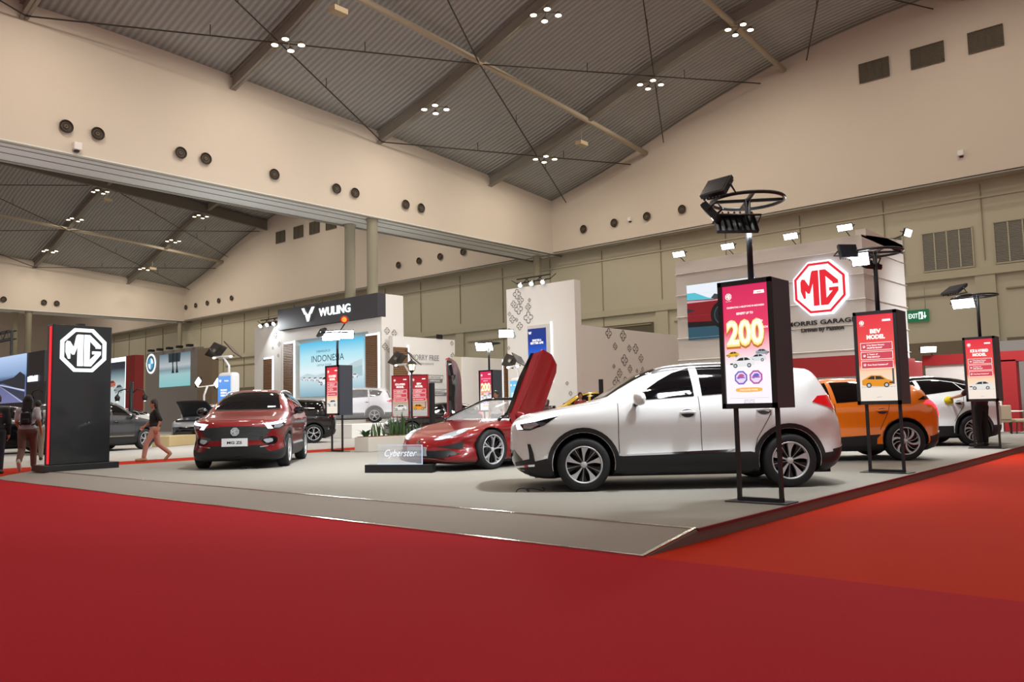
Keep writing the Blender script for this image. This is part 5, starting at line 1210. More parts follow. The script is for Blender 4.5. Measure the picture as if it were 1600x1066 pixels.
def quatrefoil(mb, fr, x, y, r, m, d=.012):
    for k in range(4):
        a = PI/2*k; cx, cy = x+.55*r*math.cos(a), y+.55*r*math.sin(a); P = []
        n = 9
        for j in range(n+1):
            q = a-PI*.75+1.5*PI*j/n; P.append((cx+.36*r*math.cos(q), cy+.36*r*math.sin(q)))
        for p, q in zip(P[:-1], P[1:]):
            v = Vector(q)-Vector(p); v = Vector((-v.y, v.x)).normalized()*.035*r**.5
            mb.add([fr.p(p[0]+v.x,p[1]+v.y,d), fr.p(p[0]-v.x,p[1]-v.y,d), fr.p(q[0]-v.x,q[1]-v.y,d), fr.p(q[0]+v.x,q[1]+v.y,d)], [(0,1,2,3)], m)
    h = .14*r; 
    for w in (rect(x-h, y-h, x+h, y-h*.6), rect(x-h, y+h*.6, x+h, y+h), rect(x-h, y-h, x-h*.6, y+h), rect(x+h*.6, y-h, x+h, y+h)): mb.add([fr.p(a, b, d) for a, b in w], [(0,1,2,3)], m)
PAT = mat('pattern_ink', '#6f655c', rough=.7)
rnd = random.Random(5)
fr = FR((28.0, 33.82, 0), (1, 0, 0), (0, 0, 1)); mb = MB()
for x, y, r in ((.35,5.55,.2),(.85,5.45,.2),(.55,5.2,.1),(.2,4.7,.2),(.45,4.5,.12),(1.2,5.0,.1)): quatrefoil(mb, fr, x, y, r, PAT)
fr = FR((27.99, 46.2, 0), (0, -1, 0), (0, 0, 1))
for x, y, r in ((2.2,6.1,.22),(2.6,5.5,.16),(1.9,5.3,.1),(2.5,4.8,.12),(2.7,6.4,.1)): quatrefoil(mb, fr, x, y, r, PAT)
mb.build('wall_pattern', t, world=True)
# wall with WORRY FREE lettering
t = thing('exhibition_backdrop', 'white display wall lettered ORRY FREE with grey badges', 'backdrop', (30.6, 33.1, .05))
mb = MB(); mb.box((28.0,32.95,.05),(32.6,33.2,5.2), WHITEP); mb.build('panel', t, world=True)
mb = MB(); mb.box((28.02,32.88,.6),(29.0,32.95,4.6), WOOD); mb.box((29.0,32.90,.6),(29.10,32.95,4.75), LEDGEW); mb.build('wood_panel', t, world=True)
fr = FR((29.0, 32.94, 0), (1, 0, 0), (0, 0, 1)); mb = MB(); G = mat('grey_print','#77777a',rough=.6)
letters(mb, fr, 'WORRY FREE', .12, 3.97, .30, G, width=2.2, align='L', d=.02); letters(mb, fr, 'SOLUSI BEBAS KHAWATIR', .42, 3.72, .11, G, width=1.5, align='L', d=.02)
def badge(x, y, w, h, tx):
    plate(mb, fr, [(x+.08,y),(x+w-.1,y),(x+w,y+h),(x,y+h)], 0, .012, G); plate(mb, fr, [(x+.12,y+h*.5),(x+w-.08,y+h*.5),(x+w-.04,y+h*.9),(x+.06,y+h*.9)], 0, .018, WHITEP); letters(mb, fr, tx, x+w/2, y+h*.58, h*.22, G, width=w*.7, d=.022, bold=.03); letters(mb, fr, tx, x+w/2, y+h*.14, h*.22, WHITEP, width=w*.6, d=.016, bold=.03)
badge(.30, 2.75, .70, .45, 'PRO'); badge(1.35, 2.75, 1.3, .42, 'SUPERTRONIC'); badge(.30, 2.1, .75, .30, 'LIFE'); badge(1.55, 2.02, 1.4, .38, 'WARRANTY'); badge(1.75, 1.22, 1.3, .40, 'WULING')
mb.build('lettering', t, world=True)
mb = MB()
for x, y, r in ((3.35,5.0,.13),(3.4,4.3,.17),(3.38,3.8,.17),(3.3,3.3,.1),(2.9,.9,.17),(3.25,2.2,.12)): quatrefoil(mb, fr, x, y, r, PAT)
mb.build('wall_pattern', t, world=True)
mb = MB(); mb.box((31.2,32.9,5.2),(31.6,33.0,5.45), BLACKM, R=None); o = mb.build('wall_light', t, world=True)
# plain white box wall behind the sports car
t = thing('exhibition_backdrop', 'plain white box wall behind the lifted doors of the red sports car', 'backdrop', (33.3, 31.6, .05))
mb = MB(); mb.box((31.75,31.5,.05),(35.0,31.8,4.12), WHITEP); mb.box((31.2,31.6,.05),(31.75,31.8,4.12), mat('wall_beige','#c9c1ae',rough=.6)); mb.build('panel', t, world=True)
mb = MB(); mb.box((35.0,31.5,.05),(35.08,31.8,4.1), LEDGEW); mb.build('lit_edge', t, world=True)
t = thing('exhibition_backdrop', 'narrow brown wood wall beside the white tower', 'backdrop', (35.3, 31.2, .05)); mb = MB(); mb.box((35.1,31.4,.05),(35.9,31.7,4.05), WOOD); mb.build('panel', t, world=True)
# tower with portrait screen
t = thing('display_tower', 'tall white tower with a blue portrait screen and quatrefoil pattern', 'booth', (32.3, 26.1, .05))
mb = MB(); mb.box((32,23.9,.05),(32.5,28.4,7.52), WHITEP); mb.build('tower_wall', t, world=True)
mb = MB(); mb.box((31.93,25.45,2.6),(32,26.95,5.45), mat('screen_frame','#c9c6c0',rough=.4)); mb.box((31.95,25.35,2.5),(31.99,25.45,5.55), LEDGEW); s = mb.build('screen_frame', t, world=True)
fr = FR((31.93, 26.91, 2.7), (0, -1, 0), (0, 0, 1))
mb = MB(); plate(mb, fr, rect(0,0,1.2,2.58), 0, .01, gradient_screen('tower_screen', [(0,'#dfe2ea'),(.28,'#d8dde6'),(.32,'#6ab4e8'),(.5,'#1f5fd0'),(.75,'#12308c'),(1,'#1a2f7c')], 2.65, 5.23, 1.0)); mb.build('screen', s, world=True)
mb = MB(); letters(mb, fr, 'W', .15, 2.3, .13, WHT, d=.02, bold=.05); letters(mb, fr, 'DRIVE FOR A', .6, 1.92, .10, WHT, width=.6, d=.02, bold=.05); letters(mb, fr, 'BETTER LIFE', .6, 1.78, .10, WHT, width=.85, d=.02, bold=.05); small_car_art(mb, fr, .62, 1.12, .55, '#4a7ea0', d=.02); small_car_art(mb, fr, .6, .92, .6, '#d8dde2', d=.03); small_car_art(mb, fr, .45, .45, .7, '#c9ccd2', d=.02)
mb.build('screen_picture', s, world=True)
fr = FR((31.99, 28.4, 0), (0, -1, 0), (0, 0, 1)); mb = MB()
for x, y, r in ((.75,7.2,.28),(1.0,6.85,.22),(.5,6.7,.2),(.85,6.4,.3),(1.5,6.45,.2),(.4,5.9,.22),(1.5,5.9,.33),(.9,5.5,.22),(.15,5.2,.25),(.5,5.0,.12),(.2,6.2,.12),(.7,5.85,.1),(1.6,6.8,.1),(.1,4.4,.1),(4.1,1.9,.12),(3.7,1.2,.25),(4.2,.9,.3),(3.9,2.4,.1)): quatrefoil(mb, fr, x, y, r, PAT)
mb.build('wall_pattern', t, world=True)
# pattern wall running right from the tower
t = thing('exhibition_backdrop', 'low white wall with scattered dark quatrefoil pattern behind the white car roof', 'backdrop', (37, 24, .05))
mb = MB(); mb.box((32.5,23.92,.05),(42.3,24.2,5.28), WHITEP); mb.build('panel', t, world=True)
fr = FR((32.0, 23.91, 0), (1, 0, 0), (0, 0, 1)); mb = MB()
for px, py, r in ((-.0,0,0),): pass
for x, y, r in ((2.55,5.0,.28),(3.75,4.95,.3),(3.05,4.35,.2),(4.25,4.3,.2),(4.8,4.3,.28),(5.25,3.8,.24),(3.8,3.65,.32),(4.25,3.2,.22),(4.85,3.1,.12),(5.35,3.2,.14),(3.35,2.95,.25),(5.2,2.85,.25),(3.05,2.45,.33),(3.8,2.45,.33),(4.8,2.3,.33),(5.6,2.35,.33),(3.55,1.9,.24),(5.25,1.7,.24),(4.4,1.65,.24),(4.35,2.6,.12),(1.8,2.2,.13),(1.95,1.7,.2),(2.35,1.2,.33),(3.1,.7,.33),(4.1,1.0,.3),(4.8,1.2,.33),(.5,-.0+.6,.3),(1.1,1.1,.2),(.3,1.3,.1),(1.7,1.0,.2),(1.9,.6,.2),(2.9,3.3,.12),(4.3,1.2,.1),(3.6,1.35,.1)): quatrefoil(mb, fr, x*1.12, y+.0, r, mat('pattern_ink_dark', '#4a433d', rough=.7))
mb.build('wall_pattern', t, world=True)
# truss lights on top of tower and wing
def truss_light(label, p, n, along, lit):
    t = thing('truss_lights', label, 'light', p); p = Vector(p); a = Vector(along).normalized()
    mb = MB(); L = .75*n
    for dz in (0, .22): mb.bar(tuple(p-a*L/2+Vector((0,0,.25+dz))), tuple(p+a*L/2+Vector((0,0,.25+dz))), .03, BLACKM)
    for k in range(n*2): q = p-a*L/2+a*L*(k/(n*2-1)); mb.bar(tuple(q+Vector((0,0,.25))), tuple(q+a*L/(n*2)*(1 if k % 2 else -1)+Vector((0,0,.47))), .015, BLACKM)
    mb.bar(tuple(p), tuple(p+Vector((0,0,.3))), .05, BLACKM); mb.build('truss', t, world=True)
    for k in range(n):
        c = p+a*L*((k+.5)/n-.5)+Vector((-.25,-.1,.12)); d = Vector((-.8,-.3,-.55)).normalized(); mb = MB(); mb.tube([c-d*.2, c, c+d*.12], [.07,.12,.15], CHROME if not lit else BLACKM, n=12); h = mb.build('spotlight', t, world=True)
        mb = MB(); mb.tube([c+d*.121, c+d*.135], .12, glow('#f4f8ff', 8 if lit else 1.2), n=12); mb.build('lens', h, world=True); 
truss_light('three chrome spotlights on a dark truss on top of the white tower', (32.1, 26.6, 7.52), 3, (0,1,0), False)
truss_light('three bright spotlights on the wing wall left of the charcoal header', (28.2, 44.9, 6.72), 3, (0,1,0), True)
area_light('spot_wash', (27.2, 44.9, 6.8), (20, 38, 0), .6, 150, COOL)
# plinth with wrapped car
t = thing('car_plinth', 'long white plinth under the plastic wrapped car', 'plinth', (25.2, 33, .05)); mb = MB(); mb.box((22.5,29.3,.05),(27.9,37,.68), WHITEP); o = mb.build('deck', t, world=True); bevel(o, .02)
ox, oy = from_wheel(25.15, 31.0, 138, -1.34, .83)
WRAP = mat('wrapped_white', '#d3d3da', rough=.45, coat=.4)
wr, wsk = simple_car('white car wrapped in clear plastic film standing on the white plinth', (ox, oy, .68), 138, WRAP, dict(SUV, rims=1))
FILM = mat('plastic_film', '#f4f4fa', rough=.15, alpha=.16, spec=1.0, bump=(14, .8, .03))
bm = body_mesh(dict(SUV, outline=[(x*1.03, max(z, .28)*1.025 if z > .6 else z, n) for x, z, n in SUV['outline']], wz=(SUV['wz'][0], [w*1.05 for w in SUV['wz'][1]])), 150, 16)
for v in bm.verts:
    v.co += v.normal*(.006*math.sin(v.co.x*34+v.co.z*9)+.006*math.sin(v.co.x*11-v.co.z*41)+.006)
for f_ in bm.faces: f_.smooth = True
me = bpy.data.meshes.new('plastic_film'); bm.to_mesh(me); bm.free(); me.materials.append(FILM); o = bpy.data.objects.new('plastic_film', me); COL.objects.link(o)
o.parent = wr
# solar lamps with kiosks
def solar_kiosk(label, x, y, z0, rot, zk, zt, lit=False, stops=None, tx=()):
    t = thing('lamp_kiosk', label, 'kiosk', (x, y, z0), math.radians(rot)); WP = mat('kiosk_white', '#dcdcdc', rough=.4)
    mb = MB(); mb.box((-.22,-.48,0),(.22,.48,zk), WP); o = mb.build('housing', t); bevel(o, .14, 4)
    fr = FR((-.225, .34, .95), (0, -1, 0), (0, 0, 1)); mb = MB(); plate(mb, fr, rect(-.05,0,.72,zk-1.1), -.02, .02, gradient_screen('kiosk_'+str(stops[0][1:]), [(0, stops[0]), (.5, stops[1]), (1, stops[2])], .95, zk-.15, 1.0)); s = mb.build('screen', t)
    mb = MB(); letters(mb, fr, 'W', .10, zk-1.35, .10, WHT, d=.03, bold=.05); letters(mb, fr, 'WULING', .50, zk-1.33, .05, WHT, width=.28, d=.03, bold=.05)
    for i, q in enumerate(tx): letters(mb, fr, q, .34, zk-1.72-.11*i, .07, WHT, width=.42, d=.03, bold=.05)
    mb.build('screen_text', s)
    mb = MB(); mb.tube([(0,0,zk-.1),(0,0,zk+.28),(-.05,.28,zt-.2)], .05, WP, n=8); mb.tube([(-.05,-.35,zt-.15),(-.05,.85,zt-.15)], .05, WP, n=8); mb.build('lamp_arm', t)
    for s in (1, -1):
        yc = .25+s*.55; R_ = Matrix.Rotation(math.radians(-38*s), 3, 'X') @ Matrix.Rotation(math.radians(25), 3, 'Y')
        mb = MB(); mb.box((-.3,-.40,-.02),(.3,.40,.02), mat('solar_panel','#2a211b',rough=.25,coat=.6), R=R_, T=(-.05,yc,zt+.12)); mb.build('solar_panel', t)
        mb = MB(); ball(mb, (-.15,yc,zt-.18), (.07,.07,.05), glow('#fff7e0', 2 if not lit else 7)); mb.build('bulb', t)
solar_kiosk('white kiosk with blue screen and two dark solar panels behind the red crossover', 17.71, 31.32, .05, 8, 2.92, 3.75, stops=('#4f9cf0','#4a90e6','#6aa0e4'), tx=('PROMO','SPESIAL','GIIAS'))
solar_kiosk('white kiosk with cyan screen and solar panel lamp behind the red poster box', 24.8, 28.0, .05, 0, 2.6, 3.45, stops=('#59d6dc','#4cc8d6','#b8e8ee'), tx=('TEST','DRIVE'))
solar_kiosk('white kiosk with pale blue screen in front of the white tower', 28.75, 24.9, .05, -25, 2.6, 3.3, lit=True, stops=('#e0f0f4','#8fd0e8','#5ab4e4'), tx=('LAYANAN','SERVIS'))
# twin lit lamps on a white pole
t = thing('twin_lamp', 'white pole with two lit square lamps left of the blue kiosk', 'lamp', (20.16, 37.69, .05)); WP = MATS['kiosk_white']
mb = MB(); mb.tube([(20.0,37.7,.05),(20.0,37.7,2.2),(20.16,37.69,2.65)], .05, WP, n=8); mb.tube([(19.8,37.95,2.6),(20.5,37.45,2.7)], .03, WP, n=6); mb.build('pole', t, world=True)
for p in ((19.85,37.95,2.85),(20.55,37.40,2.78)):
    mb = MB(); mb.box((-.18,-.25,-.03),(.18,.25,.03), BLACKM, R=Matrix.Rotation(math.radians(-70),3,'Y') @ Matrix.Rotation(.5,3,'Z'), T=p); h = mb.build('lamp_housing', t, world=True); mb = MB(); mb.box((-.17,-.24,-.05),(.17,.24,-.03), glow('#fffbe8', 5), R=Matrix.Rotation(math.radians(110),3,'Y') @ Matrix.Rotation(.5,3,'Z'), T=Vector(p)); mb.build('lamp_glass', h, world=True)
# lantern post
t = thing('lantern_post', 'slim black lantern post with glowing glass head in front of the red posters', 'lamp', (14.72, 16.55, .11))
mb = MB(); mb.tube([(14.72,16.55,.11),(14.72,16.55,2.22)], .022, BLACKM, n=8); mb.lathe([(.09,.11),(.09,.13),(.03,.17)], BLACKM, n=14, T=(14.72,16.55,0)); mb.build('post', t, world=True)
mb = MB(); mb.lathe([(.02,2.20),(.075,2.26),(.085,2.28)], BLACKM, n=6, T=(14.72,16.55,0)); mb.lathe([(.155,2.44),(.11,2.50),(.03,2.55),(.012,2.60)], BLACKM, n=6, T=(14.72,16.55,0), smooth=False)
for k in range(6): a = PI/3*k; mb.bar((14.72+.085*math.cos(a),16.55+.085*math.sin(a),2.27),(14.72+.11*math.cos(a),16.55+.11*math.sin(a),2.45),.006,BLACKM)
mb.build('lantern_cage', t, world=True); mb = MB(); mb.lathe([(.07,2.285),(.095,2.435)], glow('#ffe2b0', 3), n=12, T=(14.72,16.55,0)); mb.build('lantern_glass', t, world=True)
# double red poster box
t = thing('poster_box', 'free standing red double poster box behind the lantern post', 'sign', (17.5, 19.65, .045), 0)
for k, (tt, c, y0) in enumerate(((('ICE & HYBRID','MODEL'), '#e6e4df', 19.93), (('BEV','MODEL'), '#e8951f', 19.30))):
    fr = FR((17.25+.24*k, y0+.02, 1.02), (.45, -.89, 0), (0, 0, 1)); mb = MB(); plate(mb, fr, rect(-.30,-.03,.30,1.32), -.08, 0, mat('poster_frame','#8a1c22',rough=.5)); mb2 = MB(); plate(mb2, fr, rect(-.27,0,.27,1.275), 0, .004, gradient_screen('poster_red', [(0,'#b9b3ac'),(.16,'#c4bcb2'),(.34,'#b99a80'),(.42,'#b8323a'),(1,'#a8222f')], 1.02, 2.30, .9)); art_list(tt, c)(mb2, fr)
    a = mb.build('poster_frame', t, world=True); mb2.build('poster', a, world=True)
mb = MB(); mb.bar((17.3,19.9,.05),(17.3,19.9,1.05),.02,BLACKM); mb.bar((17.75,19.1,.05),(17.75,19.1,1.05),.02,BLACKM); mb.box((17.25,19.05,.045),(17.8,19.95,.06),BLACKM); mb.build('stand', t, world=True)
mb = MB(); mb.box((16.40,17.58,.11),(16.54,17.70,2.0), BLACKM); o = mb.build('slim_display_totem'); meta(o, 'slim black free standing totem right of the red posters', 'display'); bevel(o,.01)
# planter
t = thing('planter_box', 'long low white planter box with snake plants behind the sports car nose', 'planter', (15.1, 17.8, .11))
mb = MB(); mb.box((13.95,17.45,.11),(16.3,18.05,.50), mat('planter_white','#cfc8bd',rough=.6)); o = mb.build('box', t, world=True); bevel(o, .01)
mb = MB(); mb.box((14.0,17.5,.49),(16.25,18.0,.515), mat('wood_chips','#7d5433',rough=.9,noise=(60,.5))); mb.build('soil', t, world=True)
LEAF = mat('snake_plant_leaf', '#3c5a2c', rough=.5, noise=(12,.35)); LEAF2 = mat('broad_leaf_green', '#2f5a30', rough=.5, noise=(9,.3))
def blade(mb, p, h, w, lean, az, m, curl=0):
    V = []; n = 7; d = Vector((math.cos(az), math.sin(az), 0)); s = Vector((-math.sin(az), math.cos(az), 0))
    for i in range(n):
        t_ = i/(n-1); c = Vector(p)+d*lean*t_*t_+Vector((0,0,h*t_-curl*t_**3)); ww = w*(math.sin(PI*min(1, t_*.85+.18)))**.7*(1 if t_ < .98 else .1); V += [c-s*ww+d*.004, c+d*.012, c+s*ww+d*.004]
    mb.add(V, [(3*i+j, 3*i+j+1, 3*i+j+4, 3*i+j+3) for i in range(n-1) for j in range(2)], m, True)
g = random.Random(3)
for k in range(13):
    x = 14.35+.145*k; q = thing('snake_plant', 'upright snake plant growing in the white planter box', 'plant', (x, 17.75, .51), 0, 'snake plants in the planter box')
    for j in range(5): mb = MB(); blade(mb, (x+g.uniform(-.05,.05), 17.75+g.uniform(-.12,.12), .51), g.uniform(.22,.62)*(1.1 if 3 < k < 9 else .65), .028, g.uniform(.02,.16), g.uniform(0,6.28), LEAF); mb.build('leaf', q, world=True)
for x, lb in ((14.1,'bushy broad leaved plant at the left end of the planter box'), (16.1,'bushy broad leaved plant at the right end of the planter box')):
    q = thing('broad_leaf_plant', lb, 'plant', (x, 17.75, .51))
    for j in range(16): mb = MB(); a = g.uniform(0,6.28); blade(mb, (x+.05*math.cos(a), 17.75+.05*math.sin(a), .51), g.uniform(.12,.30), .05, g.uniform(.12,.3), a, LEAF2, .08); mb.build('leaf', q, world=True)
# BMW booth
t = thing('exhibition_booth', 'grey booth wall with round blue and white badge and a cold blue picture', 'booth', (30.2, 61, .05))
mb = MB(); mb.box((30,57.6,.05),(30.5,66.0,6.38), mat('booth_grey','#8f8a86',rough=.6)); mb.box((30,55.4,.05),(30.5,57.6,6.2), mat('booth_tan','#8b7a66',rough=.6)); mb.build('booth_wall', t, world=True)
fr = FR((29.98, 63.6, 3.53), (0,-1,0), (0,0,1)); mb = MB(); plate(mb, fr, rect(0,0,4.95,2.58), -.1, .02, gradient_screen('cold_screen', [(0,'#8fd0d2'),(.35,'#a9d4d8'),(.5,'#8a9fa8'),(.62,'#c4ccd0'),(1,'#5f7e8c')], 3.5, 6.1, .75)); s = mb.build('screen', t, world=True)
mb = MB(); L_ = lambda pts, c, k, d: mb.add([fr.p(a, b, .02+d) for a, b in pts], [tuple(range(len(pts)))], glow(c, k))
for x in (2.1, 2.75): L_([(x,2.58),(x+.28,2.58),(x+.22,1.7),(x+.3,1.3),(x+.42,1.05),(x-.05,1.05),(x+.08,1.4)], '#1b2832', .5, .01)
L_([(1.5,2.58),(1.55,1.9),(3.4,1.9),(3.5,2.58)], '#34444e', .5, .005)
mb.build('screen_picture', s, world=True)
fr = FR((29.97, 65.05, 5.5), (0,-1,0), (0,0,1)); mb = MB(); cp = lambda r, a0, a1, n=10: [(r*math.cos(math.radians(a0+(a1-a0)*i/n)), r*math.sin(math.radians(a0+(a1-a0)*i/n))) for i in range(n+1)]
plate(mb, fr, cp(.80,0,360,28)[:-1], 0, .03, glow('#f2fbff', 1.4)); plate(mb, fr, cp(.66,0,360,28)[:-1], 0, .04, glow('#52707f', .6))
for k in range(4): plate(mb, fr, [(0,0)]+cp(.45,90*k,90*k+90), 0, .05, glow('#3f9fd6' if k % 2 == 1 else '#e8f4fa', .9))
mb.build('round_badge', t, world=True)
mb = MB()
for y in (64.5,63,61.4,59.8,58.2): mb.box((29.5,y-.2,6.42),(29.9,y+.2,6.6), BLACKM)
mb.build('top_lamps', t, world=True)
# white framed screen with red side
t = thing('exhibition_booth', 'white framed picture wall with a red side panel right of the black pylon', 'booth', (24.2, 56.5, .05))
mb = MB(); mb.box((24,55.7,.05),(24.4,60,5.3), mat('booth_grey')); mb.build('booth_wall', t, world=True)
mb = MB(); mb.box((23.9,54.25,.05),(24.5,55.6,5.35), mat('booth_dark_red','#8a1a16',rough=.5)); mb.build('side_panel', t, world=True)
fr = FR((23.98, 59.9, 2.3), (0,-1,0), (0,0,1)); mb = MB(); plate(mb, fr, rect(0,-2.2,4.3,3.02), -.02, .03, glow('#f4fbff', 1.6)); f_ = mb.build('lit_frame', t, world=True)
mb = MB(); plate(mb, fr, rect(0,-2.0,4.1,2.72), .0, .05, gradient_screen('snow_screen', [(0,'#c8d8dc'),(.65,'#cfdcdd'),(.8,'#7d97a0'),(.9,'#28353f'),(1,'#222b36')], .3, 5.0, .75)); small_car_art(mb, fr, 2.1, 1.0, 1.2, '#b8604a', d=.07); small_car_art(mb, fr, 3.2, .6, 1.4, '#8b989e', d=.08); mb.build('screen', t, world=True)
# road screen at the left edge
t = thing('exhibition_booth', 'dark booth at the left edge with a big motorway picture', 'booth', (14.2, 47, .05))
mb = MB(); mb.box((14,41.24,.05),(14.5,54,4.42), mat('booth_black','#17191e',rough=.5)); mb.build('booth_wall', t, world=True)
fr = FR((13.98, 43.55, 2.05), (0,-1,0), (0,0,1)); mb = MB(); plate(mb, fr, rect(-7,0,0,2.36), -.02, .03, gradient_screen('road_screen', [(0,'#6a6f9a'),(.35,'#5a6490'),(.5,'#4a5f86'),(.58,'#7f9cc4'),(1,'#b4cdf0')], 2.0, 4.4, .95)); s = mb.build('screen', t, world=True)
mb = MB(); L_([(-7,1.0),(-3.2,1.15),(-1.6,1.25),(-.7,1.45),(0,1.3),(0,.75),(-3.2,1.05),(-7,.9)], '#22303c', .5, .01) if False else None
L2 = lambda pts, c, k, d: mb.add([fr.p(a, b, .03+d) for a, b in pts], [tuple(range(len(pts)))], glow(c, k))
L2([(-7,1.0),(-3.2,1.15),(-1.6,1.25),(-.7,1.5),(0,1.3),(0,.55),(-3.2,1.0),(-7,.9)], '#22303c', .5, .01); L2([(-4.2,1.02),(0,.6),(0,.52),(-4.2,.98)], '#c9d4f0', .8, .015); L2([(-3.9,.98),(0,.0),(0,.48)], '#3a4560', .5, .012); L2([(-3.9,.97),(-.2,.0),(-.35,.0)], '#d0d8f4', .8, .02)
mb.build('screen_picture', s, world=True)
mb = MB(); [plate(mb, fr, rect(.30+.22*k, .95, .49+.22*k, 1.23 if k % 3 else 1.20), 0, .03, glow('#e4ecff', 1.2)) for k in range(6)]; mb.build('lettering', t, world=True)
t = thing('lighting_truss', 'black lattice truss above the motorway screen at the left edge', 'truss', (12, 52, 5.4)); mb = MB()
for dy in (0,.3):
    for dz in (0,.4): mb.bar((13.6+dy,44.8,5.2+dz),(13.6+dy,56,5.2+dz),.03,BLACKM)
for k in range(24): y = 44.8+.466*k; mb.bar((13.6,y,5.2+.4*(k%2)),(13.6,y+.466,5.2+.4*((k+1)%2)),.015,BLACKM)
mb.bar((13.7,44.8,4.4),(13.7,44.8,5.6),.05,BLACKM); mb.build('lattice', t, world=True)
# old style street lamps
for (x, y), lb in (((14.0,41.0),'black twin armed street lamp left of the black pylon'), ((17.71,40.55),'black twin armed street lamp in front of the red booth side')):
    t = thing('street_lamp', lb, 'lamp', (x, y, .05)); mb = MB(); mb.tube([(0,0,0),(0,0,2.9)], .10, BLACKM, n=10); mb.build('post', t)
    for s in (1,-1):
        mb = MB(); mb.tube([(0,0,2.3),(.18*s,-.3*s,2.55),(.35*s,-.55*s,2.45),(.4*s,-.62*s,2.25)], .03, BLACKM, n=6); mb.lathe([(.03,2.3),(.14,2.15),(.10,1.95)], BLACKM, n=8, T=(.4*s,-.62*s,0)); mb.build('lamp_arm', t)
        mb = MB(); ball(mb, (.4*s,-.62*s,2.0), (.08,.08,.07), glow('#fff4e0', 6)); mb.build('bulb', t)
# ------------------------------------------------------------------ cars of the other stands
ox, oy = from_wheel(18.6, 26.6, 150, -1.35, .84); simple_car('black SUV half hidden behind the red crossover', (ox, oy, .05), 150, PBL, SUV)
ox, oy = from_wheel(13.21, 29.14, 22, 1.35, -.84); simple_car('dark grey SUV right of the black pylon behind the walking woman', (ox, oy, .05), 22, PGR, SUV)
r_, sk_ = simple_car('silver car with its black bonnet raised behind the walking woman', (18.2, 33.6, .05), 215, PSI, CROSS)
mb = MB(); HB = mat('bonnet_underside','#101012',rough=.6); pv = Vector((1.05,0,1.13)); R_ = Matrix.Rotation(math.radians(-42),3,'Y'); V = []
for i in range(7):
    for j in range(9):
        u = i/6; w = (j/8-.5)*1.5*(1-.12*u); V.append(tuple(pv+R_ @ Vector((1.0*u, w, .06*math.sin(PI*u)-.05*(abs(j-4)/4)**3))))
mb.add(V, [(i*9+j,i*9+j+1,i*9+j+10,i*9+j+9) for i in range(6) for j in range(8)], HB, True); o = mb.build('raised_bonnet', r_); md = o.modifiers.new('t','SOLIDIFY'); md.thickness = .04
mb = MB(); mb.box((1.15,-.62,.86),(1.95,.62,.99), HB)
for k in range(9): a = random.Random(k); x = a.uniform(1.25,1.8); y = a.uniform(-.5,.45); mb.box((x,y,.98),(x+a.uniform(.06,.22),y+a.uniform(.08,.2),1.0+a.uniform(.02,.09)), SILVERC if k % 2 else HB)
bevel(mb.build('engine_bay', r_), .01)
simple_car('white SUV seen past the left shoulder of the red crossover', (20.8, 37.6, .05), 205, PWH, SUV)
simple_car('white low car behind the raised bonnet', (17.5, 42.5, .05), 190, PWH, CROSS)
simple_car('dark car with glossy reflections behind the man with the backpack', (9.6, 31.4, .05), 12, PBL, CROSS)
simple_car('dark blue car behind the two people at the left edge', (6.0, 35.8, .05), 30, mat('paint_navy','#1a2438',rough=.25,coat=1), SUV)
simple_car('yellow hatchback glimpsed between the raised red door and the white tower', (27.2, 19.6, .11), 110, PYE, SUV)
simple_car('dark car seen between the black totem and the raised door', (24.0, 25.6, .05), 160, PBL, HATCH)
# beige box
mb = MB(); mb.box((-1.1,-.35,0),(1.1,.35,.40), mat('box_beige','#b7a072',rough=.7)); o = mb.build('display_box'); o.location = (15.3,31.05,.05); o.rotation_euler = (0,0,math.radians(36)); meta(o, 'low beige box in front of the silver car with raised bonnet', 'box'); bevel(o,.02)
# people
person('woman walking left in black top and pale pink trousers behind the grey stand', (9.75, 20.9, .045), 158, WALK, '#141417', '#a8816f', '#a5835a', '#2b1812', height=1.60, long_hair=True, sleeve=.6)
person('woman walking away in white shirt and brown trousers with small dark bag', (6.45, 19.9, .045), 62, WALK2, '#b9b9bf', '#6b5248', '#c9c4be', '#0d0b0c', height=1.68, long_hair=True, extra=backpack('#14151c', True))
person('man in white shirt with a black backpack walking away beside the pylon', (8.15, 24.4, .05), 70, WALK2, '#c3c3c6', '#8a7a6c', '#1c1c1e', '#0d0b0b', height=1.66, sleeve=.6, extra=backpack('#121317'))
def red_back(root, J, V):
    mb = MB(); fr = FR(J['chest']+V(-.155,.0,.02), (0,-1,0), (0,0,1)); [plate(mb, fr, rect(-.12+.04*k, 0, -.09+.04*k, .035), 0, .02, mat('red_print','#b3202a')) for k in range(6)]; [plate(mb, fr, rect(-.12+.027*k, -.04, -.10+.027*k, -.022), 0, .02, MATS['red_print']) for k in range(9)]; mb.build('shirt_print', root)
person('person in black shirt with red lettering cut by the left edge', (5.72, 19.5, .045), 70, stand_pose(), '#101014', '#14161f', '#161616', '#0d0b0b', height=1.68, sleeve=1, extra=red_back)
WIPE = stand_pose(head=(.10,0,1.48), neck=(.06,0,1.34), chest=(.04,0,1.16), ell=(.22,.26,1.10), wrl=(.48,.24,1.05), elr=(.02,-.24,1.02), wrr=(.10,-.26,.82), tol=(.16,.14,.04), tor=(.14,-.16,.04))
def cloth(root, J, V):
    mb = MB(); c = J['wrl']+V(.09,0,-.05); ball(mb, c, (.07,.13,.10), mat('yellow_cloth','#c9b31a',rough=.9)); ball(mb, c+V(-.01,-.08,-.06), (.05,.08,.06), MATS['yellow_cloth']); o = fuse(mb, 'wiping_cloth', None, .016, 2); o.parent = None; o.location = root.location; o.rotation_euler = root.rotation_euler; meta(o, 'yellow wiping cloth in the hand of the person behind the hybrid sign', 'cloth')
